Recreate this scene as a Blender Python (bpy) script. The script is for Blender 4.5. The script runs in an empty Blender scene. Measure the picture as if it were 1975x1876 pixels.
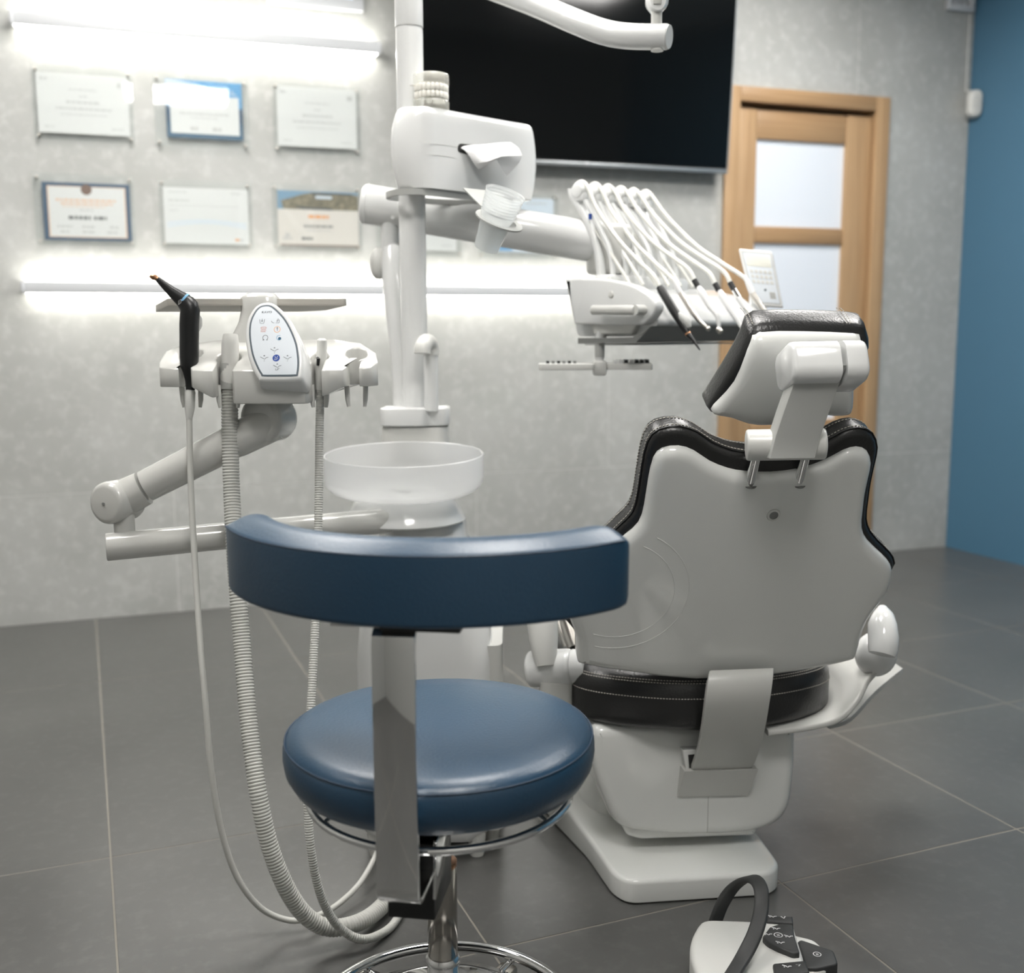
import bpy, bmesh, math, random
from mathutils import Vector as V, Matrix
from mathutils.geometry import delaunay_2d_cdt
random.seed(7)
PI = math.pi
scn = bpy.context.scene
COL = scn.collection

# ------------------------------------------------------------------ camera
H = 1.035                                   # lens height above the floor
CX, CY, F = 987.5, 938.0, 2071.65           # photograph taken as 1975 x 1876
PITCH, YAW, ROLL = .14335, .37978, -.00415
FW = V((math.sin(YAW)*math.cos(PITCH), math.cos(YAW)*math.cos(PITCH), -math.sin(PITCH)))
_r = V((math.cos(YAW), -math.sin(YAW), 0)); _u = _r.cross(FW)
RT = _r*math.cos(ROLL)+_u*math.sin(ROLL)
UP = _u*math.cos(ROLL)-_r*math.sin(ROLL)
CAM = V((0, 0, H))
cd = bpy.data.cameras.new('camera'); cam = bpy.data.objects.new('camera', cd); COL.objects.link(cam)
m = Matrix.Identity(4)
for i in range(3):
    m[i][0], m[i][1], m[i][2], m[i][3] = RT[i], UP[i], -FW[i], CAM[i]
cam.matrix_world = m
cd.sensor_fit = 'HORIZONTAL'; cd.sensor_width = 36; cd.lens = F/1975*36
cd.clip_start = .05
cd.dof.use_dof = True; cd.dof.focus_distance = 1.68; cd.dof.aperture_fstop = 3.2
scn.camera = cam

# ------------------------------------------------------------------ world and exposure (closed room, lit by its lamps)
w = bpy.data.worlds.new('world'); scn.world = w; w.use_nodes = True
w.node_tree.nodes['Background'].inputs[0].default_value = (.8, .85, .9, 1)
w.node_tree.nodes['Background'].inputs[1].default_value = .3
scn.view_settings.view_transform = 'Standard'
scn.view_settings.look = 'None'
scn.view_settings.exposure = 0.0
scn.view_settings.gamma = 1.0
scn.view_settings.use_curve_mapping = False
scn.cycles.use_denoising = True
scn.cycles.max_bounces = 10
scn.cycles.transparent_max_bounces = 16
scn.cycles.sample_clamp_indirect = 6.0
CEIL_E = 27.0            # ceiling panel strength
LED_E = 19.0            # wall light strip strength
WIN_E = 1.6

# ------------------------------------------------------------------ geometry helpers
RH = V((math.cos(YAW), -math.sin(YAW), 0)); FH = V((math.sin(YAW), math.cos(YAW), 0)); Z = V((0, 0, 1))

def at(x, y, d):            # point at depth d in front of the lens
    return CAM+d*(FW+RT*((x-CX)/F)-UP*((y-CY)/F))
def onplane(x, y, o, n):
    d = at(x, y, 1)-CAM
    return CAM+d*((o-CAM).dot(n)/d.dot(n))
def onz(x, y, z):
    return onplane(x, y, V((0, 0, z)), Z)
def floor_xy(p, z=0): return V((p[0], p[1], z))

class Fr:                   # local frame
    def __init__(s, o, x, y, z=None):
        s.o = V(o); s.x = V(x).normalized(); s.y = V(y).normalized()
        s.z = V(z).normalized() if z is not None else s.x.cross(s.y).normalized()
    def p(s, a, b, c=0): return s.o+s.x*a+s.y*b+s.z*c
    def loc(s, P):
        d = P-s.o; return (d.dot(s.x), d.dot(s.y), d.dot(s.z))
    def px(s, x, y):        # picture point on this frame's plane, in local metres
        P = onplane(x, y, s.o, s.z); d = P-s.o
        return (d.dot(s.x), d.dot(s.y))
WORLD = Fr((0, 0, 0), (1, 0, 0), (0, 1, 0))

def smooth(pts, n=4, closed=True):
    out = []; N = len(pts)
    pts = [V(p) for p in pts]
    rng = range(N if closed else N-1)
    for i in rng:
        if closed: p0, p1, p2, p3 = pts[i-1], pts[i], pts[(i+1) % N], pts[(i+2) % N]
        else: p0, p1, p2, p3 = pts[max(i-1, 0)], pts[i], pts[i+1], pts[min(i+2, N-1)]
        for k in range(n):
            t = k/n
            out.append(.5*((2*p1)+(p2-p0)*t+(2*p0-5*p1+4*p2-p3)*t*t+(3*p1-p0-3*p2+p3)*t**3))
    if not closed: out.append(pts[-1])
    return out

def area2(p):
    return sum(p[i-1][0]*p[i][1]-p[i][0]*p[i-1][1] for i in range(len(p)))
def inset(pts, d):
    out = []; N = len(pts)
    for i in range(N):
        a, b, c = V(pts[i-1]).to_2d(), V(pts[i]).to_2d(), V(pts[(i+1) % N]).to_2d()
        e1 = b-a; e2 = c-b
        if e1.length < 1e-9: e1 = e2
        if e2.length < 1e-9: e2 = e1
        n1 = V((-e1.y, e1.x)).normalized(); n2 = V((-e2.y, e2.x)).normalized()
        s = n1+n2
        if s.length < 1e-6: s = n1
        s = s/max(.35, 1+n1.dot(n2))
        out.append((b.x+s.x*d, b.y+s.y*d))
    return out
def rrect(w, h, r, n=5):
    r = min(r, w/2-1e-5, h/2-1e-5); o = []
    for cx, cy, a0 in ((w/2-r, h/2-r, 0), (-w/2+r, h/2-r, 90), (-w/2+r, -h/2+r, 180), (w/2-r, -h/2+r, 270)):
        for k in range(n+1):
            a = math.radians(a0+90*k/n); o.append((cx+r*math.cos(a), cy+r*math.sin(a)))
    return o
def circle(r, n=24, c=(0, 0)):
    return [(c[0]+r*math.cos(2*PI*k/n), c[1]+r*math.sin(2*PI*k/n)) for k in range(n)]
def round_poly(pts, r, n=4):
    """corner-rounded polygon; r number or list"""
    out = []; N = len(pts)
    for i in range(N):
        a, b, c = V(pts[i-1]).to_2d(), V(pts[i]).to_2d(), V(pts[(i+1) % N]).to_2d()
        rr = r[i] if isinstance(r, (list, tuple)) else r
        rr = min(rr, (a-b).length*.49, (c-b).length*.49)
        if rr <= 1e-6: out.append((b.x, b.y)); continue
        p = b+(a-b).normalized()*rr; q = b+(c-b).normalized()*rr
        for k in range(n+1):
            t = k/n; v = p*(1-t)**2+b*2*t*(1-t)+q*t*t; out.append((v.x, v.y))
    return out

class B:                    # mesh builder
    def __init__(s): s.bm = bmesh.new()
    def faces(s, vs, fs):
        bv = [s.bm.verts.new(v) for v in vs]
        for f in fs:
            try: s.bm.faces.new([bv[i] for i in f])
            except ValueError: pass
        return s
    def box(s, fr, sx, sy, sz, c=(0, 0, 0), bev=0.0, seg=2):
        t = bmesh.new(); bmesh.ops.create_cube(t, size=1)
        bmesh.ops.scale(t, vec=(sx, sy, sz), verts=t.verts)
        if bev: bmesh.ops.bevel(t, geom=list(t.edges), offset=min(bev, .49*min(sx, sy, sz)), segments=seg, affect='EDGES', profile=.5)
        idx = {v: i for i, v in enumerate(t.verts)}
        s.faces([fr.p(v.co.x+c[0], v.co.y+c[1], v.co.z+c[2]) for v in t.verts], [[idx[v] for v in f.verts] for f in t.faces])
        t.free(); return s
    def loft(s, rings, caps=True, closed=True):
        n = len(rings[0]); vs = [p for r in rings for p in r]; fs = []
        for i in range(len(rings)-1):
            for k in range(n if closed else n-1):
                a, b = i*n+k, i*n+(k+1) % n
                fs.append((a, b, b+n, a+n))
        if caps:
            fs.append(tuple(range(n))[::-1]); fs.append(tuple(range((len(rings)-1)*n, len(rings)*n)))
        return s.faces(vs, fs)
    def tube(s, pts, r, seg=12, closed=False, caps=True, sy=1.0, up=None):
        pts = [V(p) for p in pts]; N = len(pts)
        rad = [r(i/(N-1)) for i in range(N)] if callable(r) else (list(r) if isinstance(r, (list, tuple)) else [r]*N)
        T = []
        for i in range(N):
            a = pts[i-1] if (i or closed) else pts[0]; b = pts[(i+1) % N] if (i < N-1 or closed) else pts[-1]
            T.append((b-a).normalized())
        u = V(up) if up is not None else (V((0, 0, 1)) if abs(T[0].z) < .9 else V((1, 0, 0)))
        rings = []
        for i in range(N):
            u = (u-T[i]*u.dot(T[i])).normalized(); v = T[i].cross(u)
            rings.append([pts[i]+u*(rad[i]*math.cos(2*PI*k/seg))+v*(rad[i]*sy*math.sin(2*PI*k/seg)) for k in range(seg)])
        if closed: rings.append(rings[0]); caps = False
        return s.loft(rings, caps)
    def cyl(s, p0, p1, r0, r1=None, seg=24, bev=0.0):
        p0, p1 = V(p0), V(p1); r1 = r0 if r1 is None else r1
        d = (p1-p0); L = d.length; d.normalize()
        if bev:
            b = min(bev, L*.45, r0*.9, r1*.9); ps, rs = [], []
            for k in range(4):
                a = k/3*PI/2; ps.append(p0+d*(b*(1-math.cos(a)))); rs.append(r0-b+b*math.sin(a))
            for k in range(3, -1, -1):
                a = k/3*PI/2; ps.append(p1-d*(b*(1-math.cos(a)))); rs.append(r1-b+b*math.sin(a))
            return s.tube(ps, rs, seg)
        return s.tube([p0, p1], [r0, r1], seg)
    def lathe(s, prof, fr, seg=32, squash=1.0):
        rings = [[fr.p(r*math.cos(2*PI*k/seg), squash*r*math.sin(2*PI*k/seg), h) for k in range(seg)] for r, h in prof]
        return s.loft(rings, caps=True)
    def sphere(s, c, r, fr=WORLD, seg=16, rings=10):
        r = r if isinstance(r, (tuple, list)) else (r, r, r); c = V(c)
        R = []
        for i in range(1, rings):
            a = PI*i/rings
            R.append([c+fr.x*(r[0]*math.sin(a)*math.cos(2*PI*k/seg))+fr.y*(r[1]*math.sin(a)*math.sin(2*PI*k/seg))-fr.z*(r[2]*math.cos(a)) for k in range(seg)])
        return s.loft(R)
    def sweep(s, pts, sec, up, closed=False, caps=True):
        pts = [V(p) for p in pts]; N = len(pts); rings = []
        for i in range(N):
            a = pts[i-1] if (i or closed) else pts[0]; b = pts[(i+1) % N] if (i < N-1 or closed) else pts[-1]
            T = (b-a).normalized(); side = T.cross(V(up)).normalized(); u = side.cross(T).normalized()
            q = sec(i/(N-1)) if callable(sec) else sec
            rings.append([pts[i]+side*x+u*y for x, y in q])
        if closed: rings.append(rings[0]); caps = False
        return s.loft(rings, caps)
    def plate(s, outline, fr, t0, t1, bev=.002, seg=3, warp=None, grid=None, bev0=None):
        pts = [tuple(V(p).to_2d()) for p in outline]
        if area2(pts) < 0: pts = pts[::-1]
        b0 = bev if bev0 is None else bev0
        lim = (t1-t0)*.49; b1 = min(bev, lim) if bev < lim*2 else bev; prof = []
        hb0, hb1 = min(b0, lim), min(bev, lim)
        for k in range(seg+1):
            a = k/seg*PI/2; prof.append((b0*(1-math.sin(a)), t0+hb0*(1-math.cos(a))))
        for k in range(seg+1):
            a = k/seg*PI/2; prof.append((bev*(1-math.cos(a)), t1-hb1+hb1*math.sin(a)))
        rings = [[(x, y, z) for x, y in inset(pts, i)] for i, z in prof]
        W = warp or (lambda x, y, z: (x, y, z))
        P3 = [[fr.p(*W(*q)) for q in r] for r in rings]
        s.loft(P3, caps=False)
        for ring, up in ((rings[0], False), (rings[-1], True)):
            z = ring[0][2]; p2 = [V((q[0], q[1])) for q in ring]; N = len(p2); ex = []
            if grid:
                xs = [p.x for p in p2]; ys = [p.y for p in p2]
                x = min(xs)+grid
                while x < max(xs):
                    y = min(ys)+grid
                    while y < max(ys):
                        ins = False
                        for i in range(N):
                            a, b = p2[i-1], p2[i]
                            if (a.y > y) != (b.y > y) and x < (b.x-a.x)*(y-a.y)/(b.y-a.y)+a.x: ins = not ins
                        if ins and min((p-V((x, y))).length for p in p2) > grid*.45: ex.append(V((x, y)))
                        y += grid
                    x += grid
            vv, _, ff, *_o = delaunay_2d_cdt(p2+ex, [(i, (i+1) % N) for i in range(N)], [], 1, 1e-7)
            s.faces([fr.p(*W(v.x, v.y, z)) for v in vv], [f if up else f[::-1] for f in ff])
        bmesh.ops.remove_doubles(s.bm, verts=s.bm.verts, dist=2e-5)
        return s

def root_loc(o):
    while o.parent: o = o.parent
    return o.location.copy()
def obj(name, b, mat, parent=None, angle=38, label=None, flat=False):
    bm = b.bm
    bmesh.ops.recalc_face_normals(bm, faces=bm.faces)
    off = root_loc(parent) if parent else V((0, 0, 0))
    if parent is None:          # origin at the base of a thing that is one mesh
        xs = [v.co for v in bm.verts]
        off = V((sum(c.x for c in xs)/len(xs), sum(c.y for c in xs)/len(xs), min(c.z for c in xs)))
    bmesh.ops.translate(bm, vec=-off, verts=bm.verts)
    me = bpy.data.meshes.new(name); bm.to_mesh(me); bm.free()
    if not flat:
        me.polygons.foreach_set('use_smooth', [True]*len(me.polygons))
        me.set_sharp_from_angle(angle=math.radians(angle))
    me.materials.append(mat)
    o = bpy.data.objects.new(name, me); COL.objects.link(o)
    if parent: o.parent = parent
    else: o.location = off
    if label: o['label'] = label
    return o
def thing(name, label, cat, loc, group=None):
    o = bpy.data.objects.new(name, None); COL.objects.link(o)
    o.location = V(loc); o.empty_display_size = .05
    o['label'] = label; o['category'] = cat
    if group: o['group'] = group
    return o
def tag(o, label, cat, group=None):
    o['label'] = label; o['category'] = cat
    if group: o['group'] = group
    return o
def struct(o): o['kind'] = 'structure'; return o
def text_mesh(txt, fr, size, depth, mat, name, parent, c=(0, 0), sx=1.0):
    cu = bpy.data.curves.new('t', 'FONT'); cu.body = txt; cu.size = size; cu.extrude = depth; cu.align_x = 'CENTER'; cu.align_y = 'CENTER'
    ob = bpy.data.objects.new('t', cu); COL.objects.link(ob)
    dg = bpy.context.evaluated_depsgraph_get(); me = bpy.data.meshes.new_from_object(ob.evaluated_get(dg))
    bpy.data.objects.remove(ob); bpy.data.curves.remove(cu)
    b = B(); b.faces([fr.p(v.co.x*sx+c[0], v.co.y+c[1], v.co.z) for v in me.vertices], [tuple(p.vertices) for p in me.polygons])
    bpy.data.meshes.remove(me)
    return obj(name, b, mat, parent, flat=True)
def strokes(b, fr, lines, wd, h, c=(0, 0), k=1.0):
    """flat printed strokes: each polyline becomes a thin ribbon"""
    for ln in lines:
        P = [V((c[0]+x*k, c[1]+y*k)) for x, y in ln]
        L, R = [], []
        for i, p in enumerate(P):
            t = (P[min(i+1, len(P)-1)]-P[max(i-1, 0)])
            t = t.normalized() if t.length else V((1, 0)); n = V((-t.y, t.x))*wd/2
            L.append(p+n); R.append(p-n)
        n = len(P)
        b.faces([fr.p(q.x, q.y, h) for q in L]+[fr.p(q.x, q.y, h) for q in R], [(i, i+1, n+i+1, n+i) for i in range(n-1)])
    return b
def quad(b, fr, x0, y0, x1, y1, h):
    return b.faces([fr.p(x0, y0, h), fr.p(x1, y0, h), fr.p(x1, y1, h), fr.p(x0, y1, h)], [(0, 1, 2, 3)])

# ------------------------------------------------------------------ materials
def lin(c):
    return tuple(((v/255)/12.92 if v/255 <= .04045 else ((v/255+.055)/1.055)**2.4) for v in c)+(1,)
def mat(name, rgb, rough=.5, metal=0.0, bump=0.0, bscale=60.0, var=0.0, vscale=6.0, coat=0.0, spec=.5, stretch=None, trans=0.0, emit=0.0, rvar=0.0):
    m = bpy.data.materials.new(name); m.use_nodes = True; nt = m.node_tree; p = nt.nodes['Principled BSDF']
    c = lin(rgb)
    p.inputs['Base Color'].default_value = c; p.inputs['Roughness'].default_value = rough; p.inputs['Metallic'].default_value = metal
    p.inputs['Specular IOR Level'].default_value = spec
    p.inputs['Coat Weight'].default_value = coat; p.inputs['Coat Roughness'].default_value = .05
    p.inputs['Transmission Weight'].default_value = trans
    if emit: p.inputs['Emission Color'].default_value = c; p.inputs['Emission Strength'].default_value = emit
    if bump or var or rvar:
        tc = nt.nodes.new('ShaderNodeTexCoord'); mp = nt.nodes.new('ShaderNodeMapping'); nt.links.new(tc.outputs['Object'], mp.inputs[0])
        if stretch: mp.inputs['Scale'].default_value = stretch
    if var:
        n = nt.nodes.new('ShaderNodeTexNoise'); n.inputs['Scale'].default_value = vscale; n.inputs['Detail'].default_value = 6; n.inputs['Roughness'].default_value = .62
        nt.links.new(mp.outputs[0], n.inputs[0])
        r = nt.nodes.new('ShaderNodeValToRGB'); r.color_ramp.elements[0].position = .3; r.color_ramp.elements[1].position = .72
        r.color_ramp.elements[0].color = tuple(v*(1-var) for v in c[:3])+(1,); r.color_ramp.elements[1].color = tuple(min(1, v*(1+var)) for v in c[:3])+(1,)
        nt.links.new(n.outputs['Fac'], r.inputs[0]); nt.links.new(r.outputs[0], p.inputs['Base Color'])
    if bump:
        n2 = nt.nodes.new('ShaderNodeTexNoise'); n2.inputs['Scale'].default_value = bscale; n2.inputs['Detail'].default_value = 4
        nt.links.new(mp.outputs[0], n2.inputs[0]); bp = nt.nodes.new('ShaderNodeBump'); bp.inputs['Strength'].default_value = bump; bp.inputs['Distance'].default_value = .002
        nt.links.new(n2.outputs['Fac'], bp.inputs['Height']); nt.links.new(bp.outputs[0], p.inputs['Normal'])
    if rvar:
        n3 = nt.nodes.new('ShaderNodeTexNoise'); n3.inputs['Scale'].default_value = 5; n3.inputs['Detail'].default_value = 5
        nt.links.new(mp.outputs[0], n3.inputs[0]); mr = nt.nodes.new('ShaderNodeMapRange'); mr.inputs[3].default_value = rough-rvar; mr.inputs[4].default_value = rough+rvar
        nt.links.new(n3.outputs['Fac'], mr.inputs[0]); nt.links.new(mr.outputs[0], p.inputs['Roughness'])
    return m
def clear(name, rgb, opacity, rough=.05, spec=1.0, translucent=False, ior=1.45):
    """see-through plastic: mostly straight-through, some diffuse body, fresnel gloss"""
    m = bpy.data.materials.new(name); m.use_nodes = True; nt = m.node_tree; nt.nodes.clear(); c = lin(rgb)
    out = nt.nodes.new('ShaderNodeOutputMaterial'); tr = nt.nodes.new('ShaderNodeBsdfTransparent'); tr.inputs[0].default_value = (.97, .98, .98, 1)
    df = nt.nodes.new('ShaderNodeBsdfDiffuse'); df.inputs[0].default_value = c; body = df.outputs[0]
    if translucent:
        tl = nt.nodes.new('ShaderNodeBsdfTranslucent'); tl.inputs[0].default_value = c; mx = nt.nodes.new('ShaderNodeMixShader'); mx.inputs[0].default_value = .5
        nt.links.new(df.outputs[0], mx.inputs[1]); nt.links.new(tl.outputs[0], mx.inputs[2]); body = mx.outputs[0]
    m1 = nt.nodes.new('ShaderNodeMixShader'); m1.inputs[0].default_value = opacity
    nt.links.new(tr.outputs[0], m1.inputs[1]); nt.links.new(body, m1.inputs[2])
    gl = nt.nodes.new('ShaderNodeBsdfGlossy'); gl.inputs[1].default_value = rough; gl.inputs[0].default_value = (1, 1, 1, 1)
    lw = nt.nodes.new('ShaderNodeLayerWeight'); pw = nt.nodes.new('ShaderNodeMath'); pw.operation = 'POWER'; pw.inputs[1].default_value = 5
    nt.links.new(lw.outputs['Facing'], pw.inputs[0]); fr = nt.nodes.new('ShaderNodeMath'); fr.operation = 'MULTIPLY_ADD'; fr.inputs[1].default_value = .9; fr.inputs[2].default_value = .04
    nt.links.new(pw.outputs[0], fr.inputs[0])
    m2 = nt.nodes.new('ShaderNodeMixShader'); ml = nt.nodes.new('ShaderNodeMath'); ml.operation = 'MULTIPLY'; ml.inputs[1].default_value = spec
    nt.links.new(fr.outputs[0], ml.inputs[0]); nt.links.new(ml.outputs[0], m2.inputs[0])
    nt.links.new(m1.outputs[0], m2.inputs[1]); nt.links.new(gl.outputs[0], m2.inputs[2]); nt.links.new(m2.outputs[0], out.inputs[0])
    return m
def emitter(name, rgb, e):
    m = bpy.data.materials.new(name); m.use_nodes = True; nt = m.node_tree; nt.nodes.clear()
    out = nt.nodes.new('ShaderNodeOutputMaterial'); em = nt.nodes.new('ShaderNodeEmission'); em.inputs[0].default_value = lin(rgb); em.inputs[1].default_value = e
    nt.links.new(em.outputs[0], out.inputs[0]); return m

def stone(name, base, light, dark, rough, spots):
    """mottled stone-look porcelain: big clouds, pale flecks, fine grain"""
    m = bpy.data.materials.new(name); m.use_nodes = True; nt = m.node_tree; p = nt.nodes['Principled BSDF']
    tc = nt.nodes.new('ShaderNodeNewGeometry')
    def noise(s, d, r): 
        n = nt.nodes.new('ShaderNodeTexNoise'); n.inputs['Scale'].default_value = s; n.inputs['Detail'].default_value = d; n.inputs['Roughness'].default_value = r
        nt.links.new(tc.outputs['Position'], n.inputs[0]); return n.outputs['Fac']
    def ramp(f, a, b, ca, cb):
        r = nt.nodes.new('ShaderNodeValToRGB'); r.color_ramp.elements[0].position = a; r.color_ramp.elements[1].position = b
        r.color_ramp.elements[0].color = ca; r.color_ramp.elements[1].color = cb; nt.links.new(f, r.inputs[0]); return r.outputs[0]
    def mix(fac, a, b):
        x = nt.nodes.new('ShaderNodeMix'); x.data_type = 'RGBA'
        nt.links.new(fac, x.inputs[0]); nt.links.new(a, x.inputs[6])
        if hasattr(b, 'node'): nt.links.new(b, x.inputs[7])
        else: x.inputs[7].default_value = b
        return x.outputs[2]
    c = ramp(noise(3.0, 5, .6), .3, .72, lin(dark), lin(base))
    f1 = ramp(noise(spots, 4, .6), .5, .72, (0, 0, 0, 1), (.42, .42, .42, 1))
    c = mix(f1, c, lin(light))
    f2 = ramp(noise(90, 3, .7), .38, .7, (.0, .0, .0, 1), (.25, .25, .25, 1))
    c = mix(f2, c, lin(dark))
    nt.links.new(c, p.inputs['Base Color'])
    mr = nt.nodes.new('ShaderNodeMapRange'); mr.inputs[3].default_value = rough-.02; mr.inputs[4].default_value = rough+.03
    nt.links.new(noise(9, 4, .6), mr.inputs[0]); nt.links.new(mr.outputs[0], p.inputs['Roughness'])
    p.inputs['Specular IOR Level'].default_value = .5
    return m

def wood(name, rgb, vertical=True):
    m = bpy.data.materials.new(name); m.use_nodes = True; nt = m.node_tree; p = nt.nodes['Principled BSDF']
    tc = nt.nodes.new('ShaderNodeNewGeometry'); mp = nt.nodes.new('ShaderNodeMapping'); nt.links.new(tc.outputs['Position'], mp.inputs[0])
    mp.inputs['Scale'].default_value = (55, 55, 1.6) if vertical else (1.6, 1.6, 60)
    n = nt.nodes.new('ShaderNodeTexNoise'); n.inputs['Scale'].default_value = 1.6; n.inputs['Detail'].default_value = 5; nt.links.new(mp.outputs[0], n.inputs[0])
    r = nt.nodes.new('ShaderNodeValToRGB'); c = lin(rgb)
    r.color_ramp.elements[0].position = .3; r.color_ramp.elements[1].position = .75
    r.color_ramp.elements[0].color = (c[0]*.84, c[1]*.79, c[2]*.74, 1); r.color_ramp.elements[1].color = (c[0]*1.1, c[1]*1.1, c[2]*1.08, 1)
    nt.links.new(n.outputs['Fac'], r.inputs[0]); nt.links.new(r.outputs[0], p.inputs['Base Color']); p.inputs['Roughness'].default_value = .42
    return m

M = dict(
    wall=stone('wall stone', (186, 187, 184), (211, 212, 209), (168, 169, 165), .55, 24.0),
    tile=stone('floor stone', (88, 88, 86), (103, 104, 102), (78, 78, 76), .28, 34.0),
    grout=mat('grout', (134, 130, 122), .9), wall_joint=mat('wall joint', (214, 214, 211), .8),
    blue_wall=mat('blue paint', (74, 115, 141), .5, bump=.05, bscale=200), ceiling=mat('ceiling paint', (225, 225, 222), .8),
    plain_wall=mat('plain wall', (150, 150, 147), .7), dark_panel=mat('dark cupboard', (62, 56, 52), .4),
    wood=wood('oak upright', (180, 150, 115)), wood_h=wood('oak rail', (172, 141, 106), False),
    pane=mat('frosted pane', (220, 226, 234), .35, emit=.1), hinge=mat('hinge', (70, 66, 60), .4, .6),  # pane's faint emission stands in for corridor light behind the door
    white=mat('white enamel', (222, 223, 222), .11, coat=.3), shell=mat('white shell', (220, 221, 218), .12, coat=.3),
    offwhite=mat('light grey plastic', (206, 206, 202), .28), matt=mat('matt white plastic', (214, 214, 210), .4),
    grey=mat('grey plastic', (168, 169, 166), .38), midgrey=mat('mid grey plastic', (122, 123, 121), .45),
    console=mat('console plastic', (196, 196, 192), .13, coat=.3),
    hose=mat('hose rubber', (192, 192, 187), .5), hose_w=mat('white hose', (214, 214, 208), .45),
    blue=mat('blue leather', (31, 62, 86), .34, bump=.2, bscale=260, var=.05, vscale=5, spec=.6, rvar=.06),
    blue_seam=mat('blue seam', (24, 48, 70), .55),
    black_l=mat('black leather', (30, 30, 30), .3, bump=.3, bscale=240, spec=.6), stitch=mat('grey thread', (170, 166, 158), .8),
    piping=mat('black piping', (16, 16, 16), .5),
    chrome=mat('chrome', (228, 228, 228), .05, 1.0), steel=mat('brushed steel', (196, 192, 185), .3, 1.0),
    chrome_d=mat('dark chrome', (176, 172, 166), .13, 1.0), black=mat('black plastic', (20, 21, 22), .35), rubber=mat('dark rubber', (52, 53, 53), .5, bump=.1, bscale=400),
    icon=mat('white print', (225, 226, 226), .6), ink=mat('dark print', (70, 78, 84), .6), red=mat('red print', (200, 120, 100), .6),
    orange=mat('orange print', (232, 160, 90), .6), blue_print=mat('blue print', (30, 70, 150), .5),
    panel=mat('control foil', (222, 228, 234), .2), ring=mat('grey frame line', (88, 98, 106), .4),
    screen=mat('television glass', (9, 11, 12), .09, spec=.45), bezel=mat('silver bezel', (170, 174, 176), .35, .7), tvback=mat('television back', (22, 22, 23), .5),
    acrylic=clear('acrylic', (235, 240, 238), .025, .03, 1.0), frosted=clear('frosted bowl', (240, 240, 240), .5, .25, .6, True),
    cup=clear('cup plastic', (244, 246, 246), .36, .12, 1.0, True), jaw=clear('clear resin', (240, 237, 228), .3, .06, 1.2, True),
    paper=mat('paper', (226, 226, 224), .7), cream=mat('cream paper', (226, 220, 212), .7), tissue=mat('tissue', (238, 238, 238), .85),
    pale=mat('pale blue paper', (214, 224, 234), .7), navy=mat('navy print', (54, 84, 112), .6), sky=mat('sky blue print', (90, 158, 205), .6),
    teal=mat('teal print', (40, 88, 118), .6), greyink=mat('grey print', (196, 196, 194), .7), darkink=mat('dark grey print', (120, 120, 120), .7),
    peach=mat('peach print', (232, 196, 168), .7), brown=mat('brown print', (120, 92, 78), .7), photo_sky=mat('photo sky', (122, 158, 184), .6),
    photo=mat('photo town', (128, 120, 98), .6, var=.6, vscale=60), 
    led=emitter('light strip', (255, 252, 244), LED_E), lamp=emitter('ceiling panel light', (255, 252, 248), CEIL_E), day=emitter('daylight pane', (225, 236, 255), WIN_E),
    alu=mat('white aluminium', (206, 208, 211), .4), lcd=mat('lcd', (236, 236, 226), .3), traysteel=mat('tray steel', (196, 192, 184), .42, .55), tooth=mat('tooth enamel', (234, 232, 224), .3),
    copper=mat('copper tip', (176, 132, 100), .25, .8), cyan=mat('light blue ring', (120, 170, 205), .3), opening_shade=mat('painted opening shade', (40, 40, 38), .8),  # last entry: shade inside openings, painted as a colour
)
for l_ in list(M['tile'].node_tree.nodes['Principled BSDF'].inputs['Roughness'].links): M['tile'].node_tree.links.remove(l_)
M['tile'].node_tree.nodes['Principled BSDF'].inputs['Roughness'].default_value = .285

# ------------------------------------------------------------------ the room
WA = -.0447389
WD = V((math.cos(WA), math.sin(WA), 0)); WN = V((-WD.y, WD.x, 0)); W0 = V((3.827, 3.949, 0))
WALL = Fr(W0, WD, Z, -WN)            # x along the wall (negative to the left), y up, z out into the room
X0, X1, Y0, ZC = -1.7, 3.827, -.42, 2.66
def yw(x): return W0.y+(x-W0.x)*WD.y/WD.x
# floor: grout bed with every tile a piece of its own
b = B(); b.faces([V(p) for p in ((X0, Y0, -.0008), (X1, Y0, -.0008), (X1, yw(X1)+.0, -.0008), (X0, yw(X0), -.0008), (X0, Y0, -.05), (X1, Y0, -.05), (X1, yw(X1), -.05), (X0, yw(X0), -.05))],
    [(0, 1, 2, 3), (4, 5, 6, 7), (0, 1, 5, 4), (1, 2, 6, 5), (2, 3, 7, 6), (3, 0, 4, 7)])
floor = struct(obj('floor', b, M['grout'], flat=True))
xs = [X0]+[.001+.588*k for k in range(-2, 7)]+[X1]
ys = [Y0]+[1.581+.59*k for k in range(-3, 5)]
ys = [y for y in ys if y < yw(X1)-.02]
G = .0019
for i in range(len(xs)-1):
    for j in range(len(ys)):
        x0, x1 = xs[i]+G, xs[i+1]-G; y0 = ys[j]+G
        if xs[i] < .5 and j+1 < len(ys) and (abs(ys[j]-2.761) < .01 or abs(ys[j]-3.941) < .01): continue
        jn = j+2 if xs[i] < .5 and (abs(ys[j]-2.171) < .01 or abs(ys[j]-3.351) < .01) else j+1
        ya, yb = (ys[jn]-G,)*2 if jn < len(ys) else (0, 0)
        if jn >= len(ys): ya, yb = (yw(x0)-.0015, yw(x1)-.0015)
        o = [(x0, y0), (x1, y0), (x1, yb), (x0, ya)]; q = .0005; oi = inset(o, q)
        b = B(); b.loft([[V((x, y, -.0008)) for x, y in o], [V((x, y, -q*.6)) for x, y in o], [V((x, y, 0)) for x, y in oi]])
        obj('tile', b, M['tile'], floor, flat=True)
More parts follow.
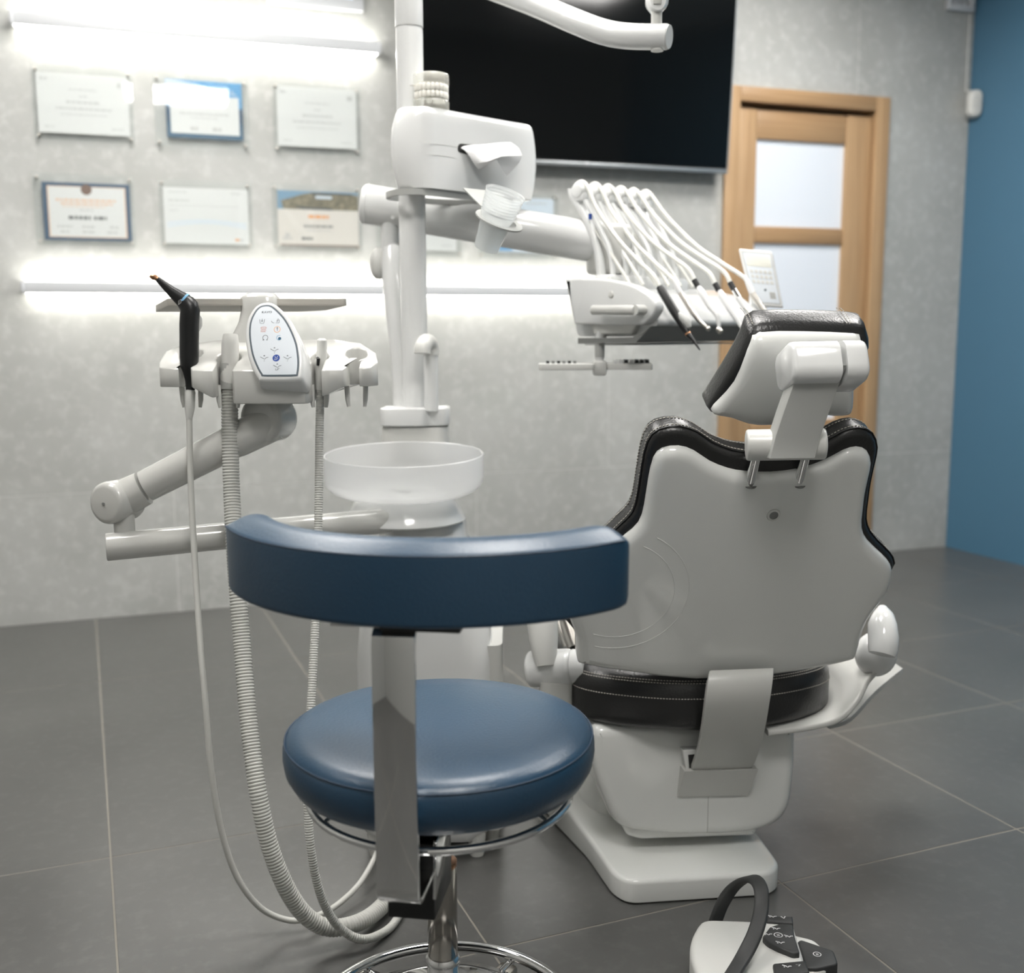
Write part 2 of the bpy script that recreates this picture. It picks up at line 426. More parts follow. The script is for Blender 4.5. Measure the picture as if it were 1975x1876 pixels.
# back wall: backing with a door opening, clad in large stone slabs
DS0, DS1, DZ = -1.235, -.482, 2.02   # door opening
SL = X0-3.9
def wbox(name, s0, s1, z0, z1, o0, o1, m, parent=None, bev=0.0, flat=True, label=None):
    b = B().box(WALL, s1-s0, z1-z0, o1-o0, ((s0+s1)/2, (z0+z1)/2, (o0+o1)/2), bev)
    return obj(name, b, m, parent, flat=flat and not bev, label=label)
SL = -5.54
b = B()
for s0, s1, z0, z1 in ((SL, DS0, -.05, ZC), (DS1, 0, -.05, ZC), (DS0, DS1, DZ, ZC)):
    b.box(WALL, s1-s0, z1-z0, .1, ((s0+s1)/2, (z0+z1)/2, -.0510))
wall_back = struct(obj('wall_back', b, M['wall_joint'], flat=True))
rows = [(0, .466, (-4.707, -3.537, -2.367, -1.197)), (.466, ZC, (-4.2, -1.783, -.61))]
for z0, z1, off in rows:
    cuts = sorted([SL, 0]+list(off))
    for a, c in zip(cuts, cuts[1:]):
        a0, c0, zz0, zz1 = a+.0013, c-.0013, z0+(.0013 if z0 else .001), z1-.0013
        pcs = [(a0, c0, zz0, zz1)]
        if a0 < DS1 and c0 > DS0 and zz0 < DZ:
            pcs = []
            if a0 < DS0: pcs.append((a0, DS0, zz0, zz1))
            if c0 > DS1: pcs.append((DS1, c0, zz0, zz1))
            if zz1 > DZ: pcs.append((max(a0, DS0), min(c0, DS1), max(zz0, DZ), zz1))
        for q in pcs: wbox('panel', *q, -.0009, 0, M['wall'], wall_back)
# other walls and ceiling
def slab(name, x0, x1, y0, y1, z0, z1, m):
    return struct(obj(name, B().box(WORLD, x1-x0, y1-y0, z1-z0, ((x0+x1)/2, (y0+y1)/2, (z0+z1)/2)), m, flat=True))
slab('wall_right', X1, X1+.1, Y0-.1, 3.95, -.05, ZC, M['blue_wall'])
slab('wall_left', X0-.1, X0, Y0-.1, yw(X0), -.05, ZC, M['plain_wall'])
slab('wall_front', X0, X1, Y0-.1, Y0, -.05, ZC, M['plain_wall'])
slab('ceiling', X0-.1, X1+.1, Y0-.1, yw(X0)+.12, ZC, ZC+.1, M['ceiling'])

# oak door with frosted panes
door = bpy.data.objects.new('door_1', None); COL.objects.link(door); door.location = WALL.p(-.86, 0, 0); struct(door)
for s0, s1, z0, z1 in ((-1.267, -1.2, 0, 2.047), (-.518, -.447, 0, 2.047)):
    wbox('door_casing', s0, s1, z0, z1, .0005, .022, M['wood'], door, .005)
wbox('door_casing', -1.2, -.518, 1.985, 2.047, .0005, .021, M['wood_h'], door, .005)
for s0, s1, z0, z1, mm in ((DS0, DS0+.035, 0, DZ, 'wood'), (DS1-.035, DS1, 0, DZ, 'wood'), (DS0+.035, DS1-.035, 1.985, DZ, 'wood_h')):
    wbox('door_jamb', s0, s1, z0, z1, -.098, -.002, M[mm], door)
L0, L1 = -1.197, -.52
wbox('door_stile', L0, L0+.1, .008, 1.966, -.052, -.012, M['wood'], door, .004)
wbox('door_stile', L1-.125, L1, .008, 1.966, -.052, -.012, M['wood'], door, .004)
zr = [(1.842, 1.966), (1.408, 1.482), (.985, 1.06), (.56, .635), (.008, .2)]
for z0, z1 in zr:
    wbox('door_rail', L0+.1, L1-.125, z0, z1, -.052, -.013, M['wood_h'], door, .012, flat=False)
for z0, z1 in zip([q[0] for q in zr[1:]], [0]*4): pass
for k in range(4):
    wbox('pane', L0+.095, L1-.12, zr[k+1][1]-.008, zr[k][0]+.008, -.040, -.032, M['pane'], door)
for zc in (1.74, .3):
    obj('hinge', B().cyl(WALL.p(L0-.0015, zc-.055, -.006), WALL.p(L0-.0015, zc+.055, -.006), .006, seg=12), M['hinge'], door)
b = B().box(WALL, .03, .16, .008, (L1-.045, 1.02, -.007), .003).cyl(WALL.p(L1-.045, 1.03, -.004), WALL.p(L1-.045, 1.03, .04), .008).cyl(WALL.p(L1-.045, 1.03, .04), WALL.p(L1-.16, 1.03, .04), .008)
obj('door_handle', b, M['steel'], door)
slab_b = struct(obj('door_back', B().box(WALL, .8, 2.1, .02, (-.86, 1.03, -.13)), M['plain_wall'], flat=True)); slab_b.name = 'wall_corridor'

# small high window above the upper wall light
win = bpy.data.objects.new('window_1', None); COL.objects.link(win); win.location = WALL.p(-2.96, 2.2, 0); struct(win)
for s0, s1, z0, z1 in ((-3.135, -2.79, 2.197, 2.235), (-3.135, -2.79, 2.6, 2.638), (-3.135, -3.097, 2.235, 2.6), (-2.826, -2.79, 2.235, 2.6)):
    wbox('window_frame', s0, s1, z0, z1, .001, .03, M['alu'], win, .003)
wbox('pane', -3.097, -2.826, 2.235, 2.6, .006, .012, M['day'], win)

# ------------------------------------------------------------------ lights of the room
def wall_light(name, label, s0, s1, z0, z1):
    t = thing(name, label, 'wall light', WALL.p((s0+s1)/2, z0, .03), 'linear wall lights')
    wbox('lamp_body', s0, s1, z0+.0065, z1-.0065, .012, .054, M['alu'], t, .002)
    wbox('front_profile', s0, s1, z0+.001, z1-.001, .0545, .066, M['alu'], t, .003)
    for q in (s0, s1): wbox('end_cap', q-.006, q+.006, z0, z1, .008, .07, M['alu'], t, .005)
    wbox('light_strip', s0+.008, s1-.008, z0, z0+.0065, .014, .05, M['led'], t, label='glowing lower strip')
    wbox('light_strip', s0+.008, s1-.008, z1-.0065, z1, .014, .05, M['led'], t, label='glowing upper strip')
    for k in (0.2, .8):
        s = s0+(s1-s0)*k; wbox('wall_bracket', s-.03, s+.03, z0+.012, z1-.012, 0, .014, M['alu'], t)
wall_light('wall_light', 'glowing white linear light above the certificates, the shorter and higher one', -3.975, -2.742, 2.045, 2.088)
wall_light('wall_light', 'glowing white linear light below the certificates, running behind the pole', -3.995, -1.77, 1.17, 1.212)
for i, (x, y, sx, sy) in enumerate(((.37, .2, .66, .6), (1.0, 1.9, .6, .6), (2.5, 1.9, .6, .6), (-.6, 1.9, .6, .6), (.2, 3.1, .6, .6), (2.5, 3.1, .6, .6))):
    t = thing('ceiling_light', ('wide white ceiling panel light nearest the front wall', 'square white ceiling panel light above the back of the dental chair', 'square white ceiling panel light over the open floor beside the blue wall', 'square white ceiling panel light closest to the plain left wall', 'square white ceiling panel light in front of the framed certificates', 'square white ceiling panel light in front of the oak door')[i], 'ceiling light', (x, y, ZC-.03), 'ceiling panel lights')
    fr = Fr((x, y, ZC-.012), (1, 0, 0), (0, 1, 0), (0, 0, 1))
    b = B()
    for a, c, dx, dy in ((sx+.04, .02, 0, sy/2+.01), (sx+.04, .02, 0, -sy/2-.01), (.02, sy, sx/2+.01, 0), (.02, sy, -sx/2-.01, 0)): b.box(fr, a, c, .024, (dx, dy, 0))
    obj('lamp_frame', b, M['alu'], t, flat=True)
    obj('diffuser', B().box(fr, sx, sy, .008, (0, 0, .0)), M['lamp'], t, flat=True)

# ------------------------------------------------------------------ on the walls
def bars(b, rows, h=.0):
    for x0, x1, y, hh in rows:
        x = x0
        while x < x1-.004:
            wd = min(random.uniform(.008, .022), x1-x); quad(b, WALL, x, y-hh/2, x+wd, y+hh/2, h); x += wd+.0035
    return b
def certificate(label, s0, s1, z0, z1, p, kind):
    """clear plate on four studs with the sheet behind it; p = sheet rectangle"""
    t = thing('wall_certificate', label, 'certificate', WALL.p((s0+s1)/2, z0, .012), 'certificates on the wall')
    a0, a1, c0, c1 = p; cx = (a0+a1)/2; wd = a1-a0; hh = c1-c0
    wbox('acrylic_plate', s0, s1, z0, z1, .021, .025, M['acrylic'], t, label='clear acrylic cover plate')
    for s in (s0+.012, s1-.012):
        for z in (z0+.012, z1-.012):
            obj('stud', B().cyl(WALL.p(s, z, 0), WALL.p(s, z, .03), .0045, seg=10, bev=.001), M['steel'], t)
    sheet = wbox('sheet', a0, a1, c0, c1, .018, .0195, M[{'navy': 'navy', 'blue': 'teal', 'photo': 'cream', 'pale': 'pale'}.get(kind, 'paper')], t)
    h0, h1, h2 = .01985, .0201, .0203
    def pr(nm, b, m): obj(nm, b, M[m], sheet, flat=True)['kind'] = 'stuff'
    if kind == 'plain':
        pr('print', bars(B(), [(cx-.045, cx+.045, c0+hh*.74, .004), (cx-.012, cx+.012, c0+hh*.63, .005), (cx-.09, cx+.09, c0+hh*.42, .005), (cx-.075, cx+.075, c0+hh*.32, .003), (a0+.012, a0+.035, c1-.02, .008), (a0+.02, a0+.05, c0+.02, .004), (a1-.06, a1-.02, c0+.02, .004), (a1-.035, a1-.015, c1-.03, .016)], h0), 'greyink')
        pr('name_line', bars(B(), [(cx-.055, cx+.055, c0+hh*.53, .007)], h0), 'greyink')
    elif kind == 'blue':
        pr('upper_border', quad(B(), WALL, a0, c0+hh*.55, a1, c1, h0), 'sky')
        pr('lower_border', quad(B(), WALL, a0, c0+hh*.28, a1, c0+hh*.55, h0), 'navy')
        pr('blank', quad(B(), WALL, a0+.014, c0+.016, a1-.012, c1-.05, h1), 'paper')
        o = [(a0+.001, c1-.048), (a1-.05, c1-.048), (a1-.06, c1-.036)]+[(a1-.06-(wd-.061)*k/8, c1-.036+.034*math.sin(k/8*PI/2)) for k in range(1, 9)]
        pr('sweep', B().faces([WALL.p(x, y, h1) for x, y in o], [tuple(range(len(o)))]), 'pale')
        pr('emblem', strokes(B(), WALL, [[(0, .012), (.007, 0), (.014, .012)], [(.018, .006), (.022, .012), (.027, .006), (.022, 0), (.018, .006)], [(.03, .0), (.036, .002)]], .003, h2, (a1-.055, c1-.042)), 'paper')
        pr('print', bars(B(), [(cx-.03, cx+.03, c0+hh*.58, .004), (cx-.085, cx+.085, c0+hh*.43, .005), (cx-.05, cx+.05, c0+hh*.36, .003), (cx-.05, cx-.025, c0+hh*.17, .012), (cx+.025, cx+.055, c0+hh*.17, .012)], h2), 'greyink')
    elif kind == 'navy':
        pr('inner_line', quad(B(), WALL, a0+.016, c0+.01, a1-.015, c1-.012, h0), 'peach')
        pr('blank', quad(B(), WALL, a0+.02, c0+.013, a1-.019, c1-.0145, h1), 'paper')
        o = circle(.018, 20, (cx, c1-.022)); pr('seal', B().faces([WALL.p(x, y*1.0, h2) for x, y in o], [tuple(range(20))]), 'brown')
        pr('heading', bars(B(), [(cx-.1, cx+.1, c0+hh*.7, .007), (cx-.085, cx+.085, c0+hh*.64, .006), (cx-.08, cx+.06, c0+hh*.59, .003)], h2), 'peach')
        pr('name_line', bars(B(), [(cx-.062, cx+.01, c0+hh*.395, .012), (cx+.02, cx+.062, c0+hh*.395, .012)], h2), 'darkink')
        pr('signature', bars(B(), [(cx-.025, cx+.02, c0+hh*.53, .004), (cx-.1, cx-.05, c0+hh*.24, .006), (cx-.02, cx+.02, c0+hh*.24, .006), (cx+.07, cx+.1, c0+hh*.24, .006), (cx-.09, cx-.06, c0+hh*.15, .006), (cx-.02, cx+.02, c0+hh*.15, .006), (cx+.06, cx+.095, c0+hh*.15, .006)], h2), 'greyink')
    elif kind == 'wave':
        pr('print', bars(B(), [(a0+.02, a0+.08, c1-.016, .004), (a0+.018, a0+.09, c1-.045, .005), (a0+.02, a1-.03, c1-.062, .002), (a0+.02, a0+.05, c1-.08, .003), (a1-.06, a1-.025, c1-.016, .004)], h0), 'greyink')
        pr('wave', strokes(B(), WALL, [[(a0+.01+(wd-.02)*k/16, c0+hh*(.36+.06*math.sin(k/16*PI))) for k in range(17)], [(a0+.01+(wd-.02)*k/16, c0+hh*(.3+.08*math.sin(k/16*PI))) for k in range(17)]], .006, h0), 'pale')
        pr('logo', quad(B(), WALL, a1-.05, c0+.012, a1-.036, c0+.019, h0), 'orange'); pr('logo', quad(B(), WALL, a1-.034, c0+.012, a1-.02, c0+.019, h0), 'greyink')
    elif kind == 'photo':
        pr('photo_sky', quad(B(), WALL, a0, c1-.066, a1, c1, h0), 'photo_sky')
        o = [(a0+.02, c1-.066), (a0+.012, c1-.036), (a0+.05, c1-.025), (a0+.09, c1-.012), (a0+.13, c1-.004), (a1-.03, c1-.005), (a1, c1-.012), (a1, c1-.066)]
        pr('photo_town', B().faces([WALL.p(x, y, h1) for x, y in o], [tuple(range(len(o)))]), 'photo')
        pr('photo_roof', strokes(B(), WALL, [[(a0+.125, c1-.012), (a0+.16, c1-.008), (a0+.22, c1-.007), (a0+.27, c1-.009)], [(a0+.07, c1-.058), (a0+.14, c1-.062), (a0+.2, c1-.064)]], .006, h2), 'ink')
        pr('photo_water', quad(B(), WALL, a0+.14, c1-.026, a0+.2, c1-.016, h2), 'pale')
        pr('heading', bars(B(), [(cx-.038, cx+.038, c0+hh*.54, .011)], h2), 'orange')
        pr('name_line', bars(B(), [(cx-.055, cx+.055, c0+hh*.365, .007)], h2), 'darkink')
        pr('print', bars(B(), [(cx-.045, cx+.045, c0+hh*.29, .003), (a0+.016, a0+.05, c0+.028, .006), (a0+.026, a0+.04, c0+.04, .01)], h2), 'greyink')
        pr('logo', bars(B(), [(a0+.085, a0+.125, c0+.028, .009)], h2), 'darkink')
        pr('foot_line', quad(B(), WALL, a0+.006, c0+.001, a1-.002, c0+.0055, h2), 'brown')
    elif kind == 'pale':
        pr('print', bars(B(), [(a0+.03, a0+.12, c1-.03, .006), (a0+.02, a1-.03, c1-.06, .003), (a1-.12, a1-.03, c1-.02, .005)], h0), 'greyink')
        pr('stripe', quad(B(), WALL, a0+.018, c0+.006, a0+.1, c0+.019, h1), 'sky')
    return t
certificate('plain white certificate, leftmost of the upper row, under the upper wall light', -3.928, -3.608, 1.69, 1.93, (-3.915, -3.622, 1.712, 1.908), 'plain')
certificate('certificate with a sky blue and dark blue border, in the upper row', -3.538, -3.218, 1.688, 1.928, (-3.499, -3.238, 1.717, 1.914), 'blue')
certificate('plain white certificate of the upper row, the one nearest the tall white pole', -3.13, -2.812, 1.686, 1.928, (-3.115, -2.825, 1.708, 1.917), 'plain')
certificate('white certificate with a thin navy border and a brown seal', -3.944, -3.622, 1.338, 1.576, (-3.918, -3.634, 1.354, 1.548), 'navy')
certificate('white letter sheet with a pale wave and a tiny orange logo', -3.538, -3.218, 1.338, 1.572, (-3.523, -3.23, 1.352, 1.546), 'wave')
certificate('cream certificate topped by a photo of a town, with an orange heading', -3.146, -2.815, 1.338, 1.572, (-3.125, -2.827, 1.351, 1.55), 'photo')
certificate('white certificate mostly hidden behind the thick white delivery arm and the pole', -2.76, -2.42, 1.322, 1.572, (-2.735, -2.445, 1.345, 1.55), 'plain')
certificate('pale blue certificate with a blue stripe, peeking out behind the plastic cup', -2.354, -2.02, 1.32, 1.574, (-2.315, -2.04, 1.345, 1.556), 'pale')

# television, tilted slightly forward
tv0 = WALL.p(0, 1.677, .075); tl = math.radians(4.2)
TV = Fr(tv0, WD, Z*math.cos(tl)-WN*math.sin(tl), -WN*math.cos(tl)-Z*math.sin(tl))
t = thing('television', 'large black flat television on the stone wall left of the oak door', 'television', WALL.p(-1.95, 1.677, 0))
a, c, hh = -2.625, -1.292, .76
obj('television_back', B().box(TV, c-a, hh, .03, ((a+c)/2, hh/2, -.012), .004), M['tvback'], t)
obj('screen', B().box(TV, c-a-.012, hh-.03, .004, ((a+c)/2, hh/2+.011, .005)), M['screen'], t, flat=True)
obj('bezel', B().box(TV, c-a, .016, .012, ((a+c)/2, .009, .004), .003).box(TV, .006, hh-.02, .01, (a+.003, hh/2+.01, .003)).box(TV, .006, hh-.02, .01, (c-.003, hh/2+.01, .003)).box(TV, c-a, .006, .01, ((a+c)/2, hh-.003, .003)), M['bezel'], t)
obj('logo_badge', B().sphere(TV.p(-1.925, .012, .0105), (.012, .006, .0035), TV), M['alu'], t)
obj('wall_mount', B().box(WALL, .4, .4, .085, (-1.96, 2.05, .043)), M['tvback'], t, flat=True)
# motion sensor and vent in the corner
MS = WALL.p(-.022, 2.04, .05)
sf = Fr(MS, RH, Z, -FH)
b = B(); b.loft([[sf.p(x*k, y*k2, z) for x, y in rrect(.062, .118, .026)] for k, k2, z in ((.8, .9, -.03), (1, 1, -.016), (1, 1, .01), (.9, .95, .024), (.62, .78, .03))])
t = thing('motion_sensor', 'small white rounded motion sensor in the wall corner', 'sensor', MS-Z*.06)
obj('sensor_case', b, M['matt'], t); obj('lens_window', B().plate(rrect(.036, .05, .012), sf, .0285, .0312, .001), M['offwhite'], t)
obj('cable', B().tube([WALL.p(-.03, 2.1, .006), WALL.p(-.03, 2.44, .006)], .0035, 8).tube([WALL.p(-.022, 2.1, .03), WALL.p(-.028, 2.102, .012), WALL.p(-.03, 2.11, .006)], .0035, 8), M['matt'], t)
t = thing('ventilation_grille', 'white slotted air vent high on the wall beside the blue wall', 'vent', WALL.p(-.1, 2.445, 0))
b = B()
for s0, s1, z0, z1 in ((-.165, -.02, 2.44, 2.465), (-.165, -.02, 2.6, 2.625), (-.165, -.14, 2.465, 2.6), (-.045, -.02, 2.465, 2.6)): b.box(WALL, s1-s0, z1-z0, .025, ((s0+s1)/2, (z0+z1)/2, .0128), .003)
obj('vent_frame', b, M['alu'], t)
wbox('vent_back', -.14, -.045, 2.465, 2.6, .001, .004, M['midgrey'], t)
for s in (-.117, -.0925, -.068): wbox('vent_slat', s-.005, s+.005, 2.465, 2.6, .004, .018, M['alu'], t)

# ------------------------------------------------------------------ treatment unit: cabinet, spittoon, tower and pole
UC = floor_xy(at(800, 700, 2.33))               # tower / pole axis
UF = floor_xy(at(822, 900, 2.17))               # cabinet axis (front)
BC = floor_xy(at(780, 900, 2.13))               # bowl axis
uf = Fr((0, 0, 0), RH, FH, Z)
t_unit = unit = thing('treatment_unit', 'white dental treatment unit with round frosted spittoon bowl and tall pole', 'dental unit', UF)
def ringz(c, wd, dp, r, z, n=5, dx=0, dy=0): return [c+RH*(x+dx)+FH*(y+dy)+Z*z for x, y in rrect(wd, dp, r, n)]
b = B()
b.loft([ringz(UF, *q) for q in ((.24, .3, .05, .035), (.27, .33, .06, .06), (.272, .33, .06, .12), (.268, .33, .06, .40), (.255, .31, .06, .48), (.20, .27, .07, .57), (.165, .22, .075, .62), (.155, .2, .075, .66))])
obj('cabinet', b, M['white'], unit, 50)
b = B()
for dx, dy in ((-.1, -.13), (.1, -.13), (-.1, .13), (.1, .13), (.128, -.07)): obj('foot', B().cyl(UF+RH*dx+FH*dy, UF+RH*dx+FH*dy+Z*.05, .014, .02, 12), M['offwhite'], unit)
obj('side_cover', B().loft([ringz(UF, .05, .26, .02, z, dx=.128) for z in (.05, .2, .43)]), M['offwhite'], unit, 50)
# tower behind the bowl with its collar
b = B().loft([ringz(UC, *q) for q in ((.17, .13, .03, .5), (.158, .12, .03, .72), (.142, .105, .028, .832))])
obj('tower', b, M['offwhite'], unit, 50)
col = [(-.072, -.052), (-.05, -.062), (.02, -.062), (.034, -.05), (.07, -.046), (.076, -.03), (.074, .04), (.05, .055), (-.06, .055), (-.074, .03)]
fc = Fr(UC, RH, FH, Z)
b = B().plate(round_poly(col, .012), fc, .835, .874, .004)
obj('tower_collar', b, M['white'], unit)
# spittoon: cone collar, glass bowl
bz = Fr(BC+Z*.664, RH, FH, Z)
obj('cone_collar', B().lathe([(.07, .004), (.118, 0), (.121, .003), (.119, .008), (.094, .05), (.088, .056), (.05, .056)], bz, 48), M['white'], unit)
bt = Fr(BC+Z*.715, RH, FH*math.cos(.05)+Z*math.sin(.05), None)
R = .158
prof = [(.03, .004), (.10, .003), (.132, .007), (.148, .015), (.1555, .026), (R, .04), (R, .081), (R-.002, .083), (R-.0045, .081), (R-.0045, .041), (.151, .028), (.144, .019), (.13, .0115), (.09, .008), (.02, .0075)]
obj('spittoon_bowl', B().lathe(prof, bt, 64), M['frosted'], unit, label='frosted glass bowl')
obj('drain', B().lathe([(.005, .010), (.018, .0101), (.018, .013), (.004, .014)], bt, 20), M['offwhite'], unit)
# cup filler
cf = floor_xy(at(831, 720, 2.285))
p = [cf+Z*z for z in (.87, .93, .99)]
obj('filler_column', B().cyl(cf+Z*.868, cf+Z*.99, .0155, seg=20), M['white'], unit)
dirn = (-RH*.35-FH).normalized()
b = B(); hp = [cf+Z*.985, cf+Z*1.003, cf+Z*1.013+dirn*.012, cf+Z*1.012+dirn*.028, cf+Z*1.002+dirn*.04, cf+Z*.99+dirn*.043]
b.tube(smooth(hp, 4, False), .0175, 16); obj('filler_head', b, M['offwhite'], unit)
# lamp pole
pole_top = 1.86
b = B().cyl(UC+Z*.872, UC+Z*1.655, .0285, seg=40)
obj('lamp_pole', b, M['white'], unit)
obj('upper_pole', B().cyl(UC+Z*1.659, UC+Z*1.86, .0293, seg=40, bev=.002).cyl(UC+Z*1.654, UC+Z*1.66, .0275, seg=40), M['white'], unit)
q = at(793, 36, 2.30); qd = (q-(UC+Z*q.z)); qd.z = 0; qd.normalize()
obj('screw', B().cyl(UC+Z*q.z+qd*.0285, UC+Z*q.z+qd*.0305, .0035, seg=12), M['midgrey'], unit)

# ------------------------------------------------------------------ operating lamp arm
la = thing('operating_lamp_arm', 'white bent lamp arm reaching from the pole across the black television', 'lamp arm', UC+Z*1.86)
armp = [UC+Z*1.885, at(815, -72, 2.32), at(900, -40, 2.27), at(1020, 4, 2.19), at(1110, 42, 2.12), at(1165, 62, 2.09), at(1215, 70, 2.065), at(1286, 71, 2.045)]
obj('arm_tube', B().tube(smooth(armp, 5, False), .0238, 24), M['white'], la)
e0, e1 = at(1284, 71, 2.046), at(1291, 71, 2.043)
obj('end_cap', B().cyl(e0, e1, .0236, .0215, 24).cyl(at(1268, 70, 2.05)-Z*.0235, at(1268, 70, 2.05)-Z*.0268, .012), M['offwhite'], la)
obj('pole_head', B().cyl(UC+Z*1.855, UC+Z*1.93, .034, seg=32, bev=.006), M['white'], la)
nk = at(1266, 52, 2.05)
obj('swivel_pin', B().cyl(nk-Z*.01, nk+Z*.045, .0105, seg=16), M['offwhite'], la)
nf = Fr(nk+Z*.068, RH, Z, -FH)
b = B().loft([[nf.p(x*k, y, z) for x, y in rrect(.043, .085, .02)] for k, z in ((.7, -.02), (1, -.008), (1, .008), (.7, .02))])
obj('lamp_yoke', b, M['white'], la); obj('yoke_insert', B().box(nf, .016, .05, .006, (-.002, -.008, .021), .002), M['offwhite'], la)

# ------------------------------------------------------------------ tissue dispenser round the pole
A0 = at(806, 290, 2.17); dl = (RH*.72+FH*.69).normalized(); dnrm = dl.cross(Z)      # face direction, outward normal
if dnrm.dot(FH) > 0: dnrm = -dnrm
td = Fr(A0, dl, Z, dnrm)
tbx = thing('tissue_dispenser', 'white tissue box clamped round the tall pole', 'tissue box', floor_xy(A0, td.p(0, 0).z-.09))
Lb = .325; DEP = .075
def secb(y):          # plan outline of the shell at height y: ends bulge at mid height
    k = max(0, 1-((y-.01)/.088)**2)
    eL, eR = .034*k, .026*k
    return [(.018, 0), (-.004-eL*.25, -.014), (-.018-eL*.8, -.045), (-.012-eL*.6, -DEP+.008), (.02, -DEP), (Lb*.5, -DEP-.004), (Lb-.012+eR*.5, -DEP+.006), (Lb-.004+eR*.9, -.035), (Lb-.008+eR*.6, -.006), (Lb-.03, 0)]
def ringb(y, off=0):
    o = round_poly([(x+.013, z) for x, z in secb(y)], [.02, .02, .02, .02, .02, .02, .02, .02, .006, .02], 3)
    if area2(o) < 0: o = o[::-1]
    if off: o = inset(o, off)
    return [td.p(x, y, z) for x, z in o]
yb, yt = -.072, .09
rows_ = [yb, yb+.0015, -.06, -.045, -.025, 0, .025, .045, .062, .076, .085, yt]
b = B().loft([ringb(y, .003 if i == 0 else (.005 if i == len(rows_)-1 else (.0014 if i == len(rows_)-2 else 0))) for i, y in enumerate(rows_)])
obj('box_shell', b, M['white'], tbx, 50)
# flat loop under the box that goes round the pole
pz = td.loc(UC)[2]
lo_ = round_poly([(.03, -.004), (-.015, -.02), (-.022, -.06), (.0, pz-.03), (.05, pz-.048), (.16, pz-.04), (Lb-.05, -.07), (Lb-.03, -.01)], .03, 4)
if area2(lo_) < 0: lo_ = lo_[::-1]
li_ = inset(lo_, .007)
obj('bottom_loop', B().loft([[td.p(x, y, z) for x, z in q] for q, y in ((lo_, yb-.013), (lo_, yb-.001), (li_, yb-.001), (li_, yb-.013), (lo_, yb-.013))], caps=False), M['grey'], tbx, 40)
b = B(); o = round_poly([(.105, .008), (.108, .026), (.25, .031), (.262, .012), (.2, .002)], .012, 4)
obj('slot', B().plate(o, td, -.002, .0006, .0002), M['opening_shade'], tbx)  # dark plate on the box face, painting the shade inside the slot
obj('seam_line', B().box(td, .1, .0008, .0006, (.052, .018, .0002)).box(td, .09, .0006, .0006, (.055, -.004, .0002)), M['offwhite'], tbx)
obj('pole_clamp', B().lathe([(.0292, -.014), (.036, -.014), (.036, .014), (.0292, .014), (.0292, -.014)], Fr(UC+Z*(A0.z+.02), RH, FH, Z), 28), M['offwhite'], tbx)
# tissue
tis = []
gx = [0, .35, .7, 1]
def tp(x, y, d): P = onplane(x, y, td.o+td.z*d, td.z); return P
rowsT = [[(884, 283, -.004), (905, 280, .004), (930, 279, .006), (952, 277, .012)],
         [(893, 287, .004), (925, 282, .022), (960, 276, .032), (985, 274, .02)],
         [(905, 300, .012), (935, 300, .04), (966, 291, .055), (1000, 285, .035)],
         [(914, 315, .016), (938, 312, .05), (965, 302, .066), (1007, 300, .04)],
         [(923, 326, .018), (945, 314, .052), (957, 306, .06), (1002, 313, .04)]]
b = B(); g = [[tp(*q) for q in r] for r in rowsT]
nr, nc = len(g), len(g[0]); b.faces([p for r in g for p in r], [(i*nc+k, i*nc+k+1, (i+1)*nc+k+1, (i+1)*nc+k) for i in range(nr-1) for k in range(nc-1)])
tri2 = [tp(957, 306, .06), tp(1002, 313, .04), tp(978, 339, .034), tp(968, 325, .045), tp(962, 315, .052), tp(990, 327, .036)]
b.faces(tri2, [(0, 1, 5, 4), (4, 5, 2, 3)])
bmesh.ops.remove_doubles(b.bm, verts=b.bm.verts, dist=1e-5)
bmesh.ops.recalc_face_normals(b.bm, faces=b.bm.faces)
bmesh.ops.subdivide_edges(b.bm, edges=b.bm.edges, cuts=2, use_grid_fill=True, smooth=.3)
bmesh.ops.solidify(b.bm, geom=list(b.bm.faces), thickness=.0006)
tag(obj('tissue', b, M['tissue'], angle=25), 'crumpled white paper tissue pulled halfway out of the box slot', 'tissue')
# cup ring and cup
ca = (at(937, 480, 2.075), at(975, 372, 2.02)); axis = (ca[1]-ca[0]).normalized()
ring_c = ca[0]+axis*((ca[1]-ca[0]).length*.53)
rx_ = (RH-axis*RH.dot(axis)).normalized(); cfm = Fr(ring_c, rx_, axis.cross(rx_), axis)
b = B().lathe([(.0345, -.0015), (.047, -.0015), (.0475, 0), (.047, .0015), (.0345, .0015), (.0345, -.0015)], Fr(ring_c+rx_*.006, cfm.x, cfm.y, axis), 44)
obj('cup_ring', b, M['grey'], tbx)
brk = [at(893, 363, 2.14), at(962, 371, 2.15), at(985, 395, 2.10), at(975, 418, 2.055), at(950, 414, 2.05), at(925, 396, 2.09)]
bn_ = (brk[1]-brk[0]).cross(brk[4]-brk[0]).normalized()
b = B(); b.loft([[p+bn_*.0012 for p in brk], [p-bn_*.0012 for p in brk]])
obj('cup_bracket', b, M['grey'], tbx)
cl = (ca[1]-ca[0]).length; cb = Fr(ca[0], cfm.x, cfm.y, axis)
pr_ = [(.004, .001), (.0235, .001), (.0245, .003), (.0305, cl*.54), (.0325, cl*.58)]
for k in range(7): pr_ += [(.0335+.0006*k, cl*(.62+.052*k)), (.0348+.0006*k, cl*(.646+.052*k))]
pr_ += [(.0385, cl*.99), (.0392, cl), (.0372, cl*.985)]
pr_ += [(r-.0012, h+.0004) for r, h in pr_[2:-3][::-1]]+[(.003, .0022)]
cupo = obj('plastic_cup', B().lathe(pr_, cb, 48), M['cup'], angle=20)
tag(cupo, 'translucent ribbed plastic cup held in the ring below the tissue box', 'cup')
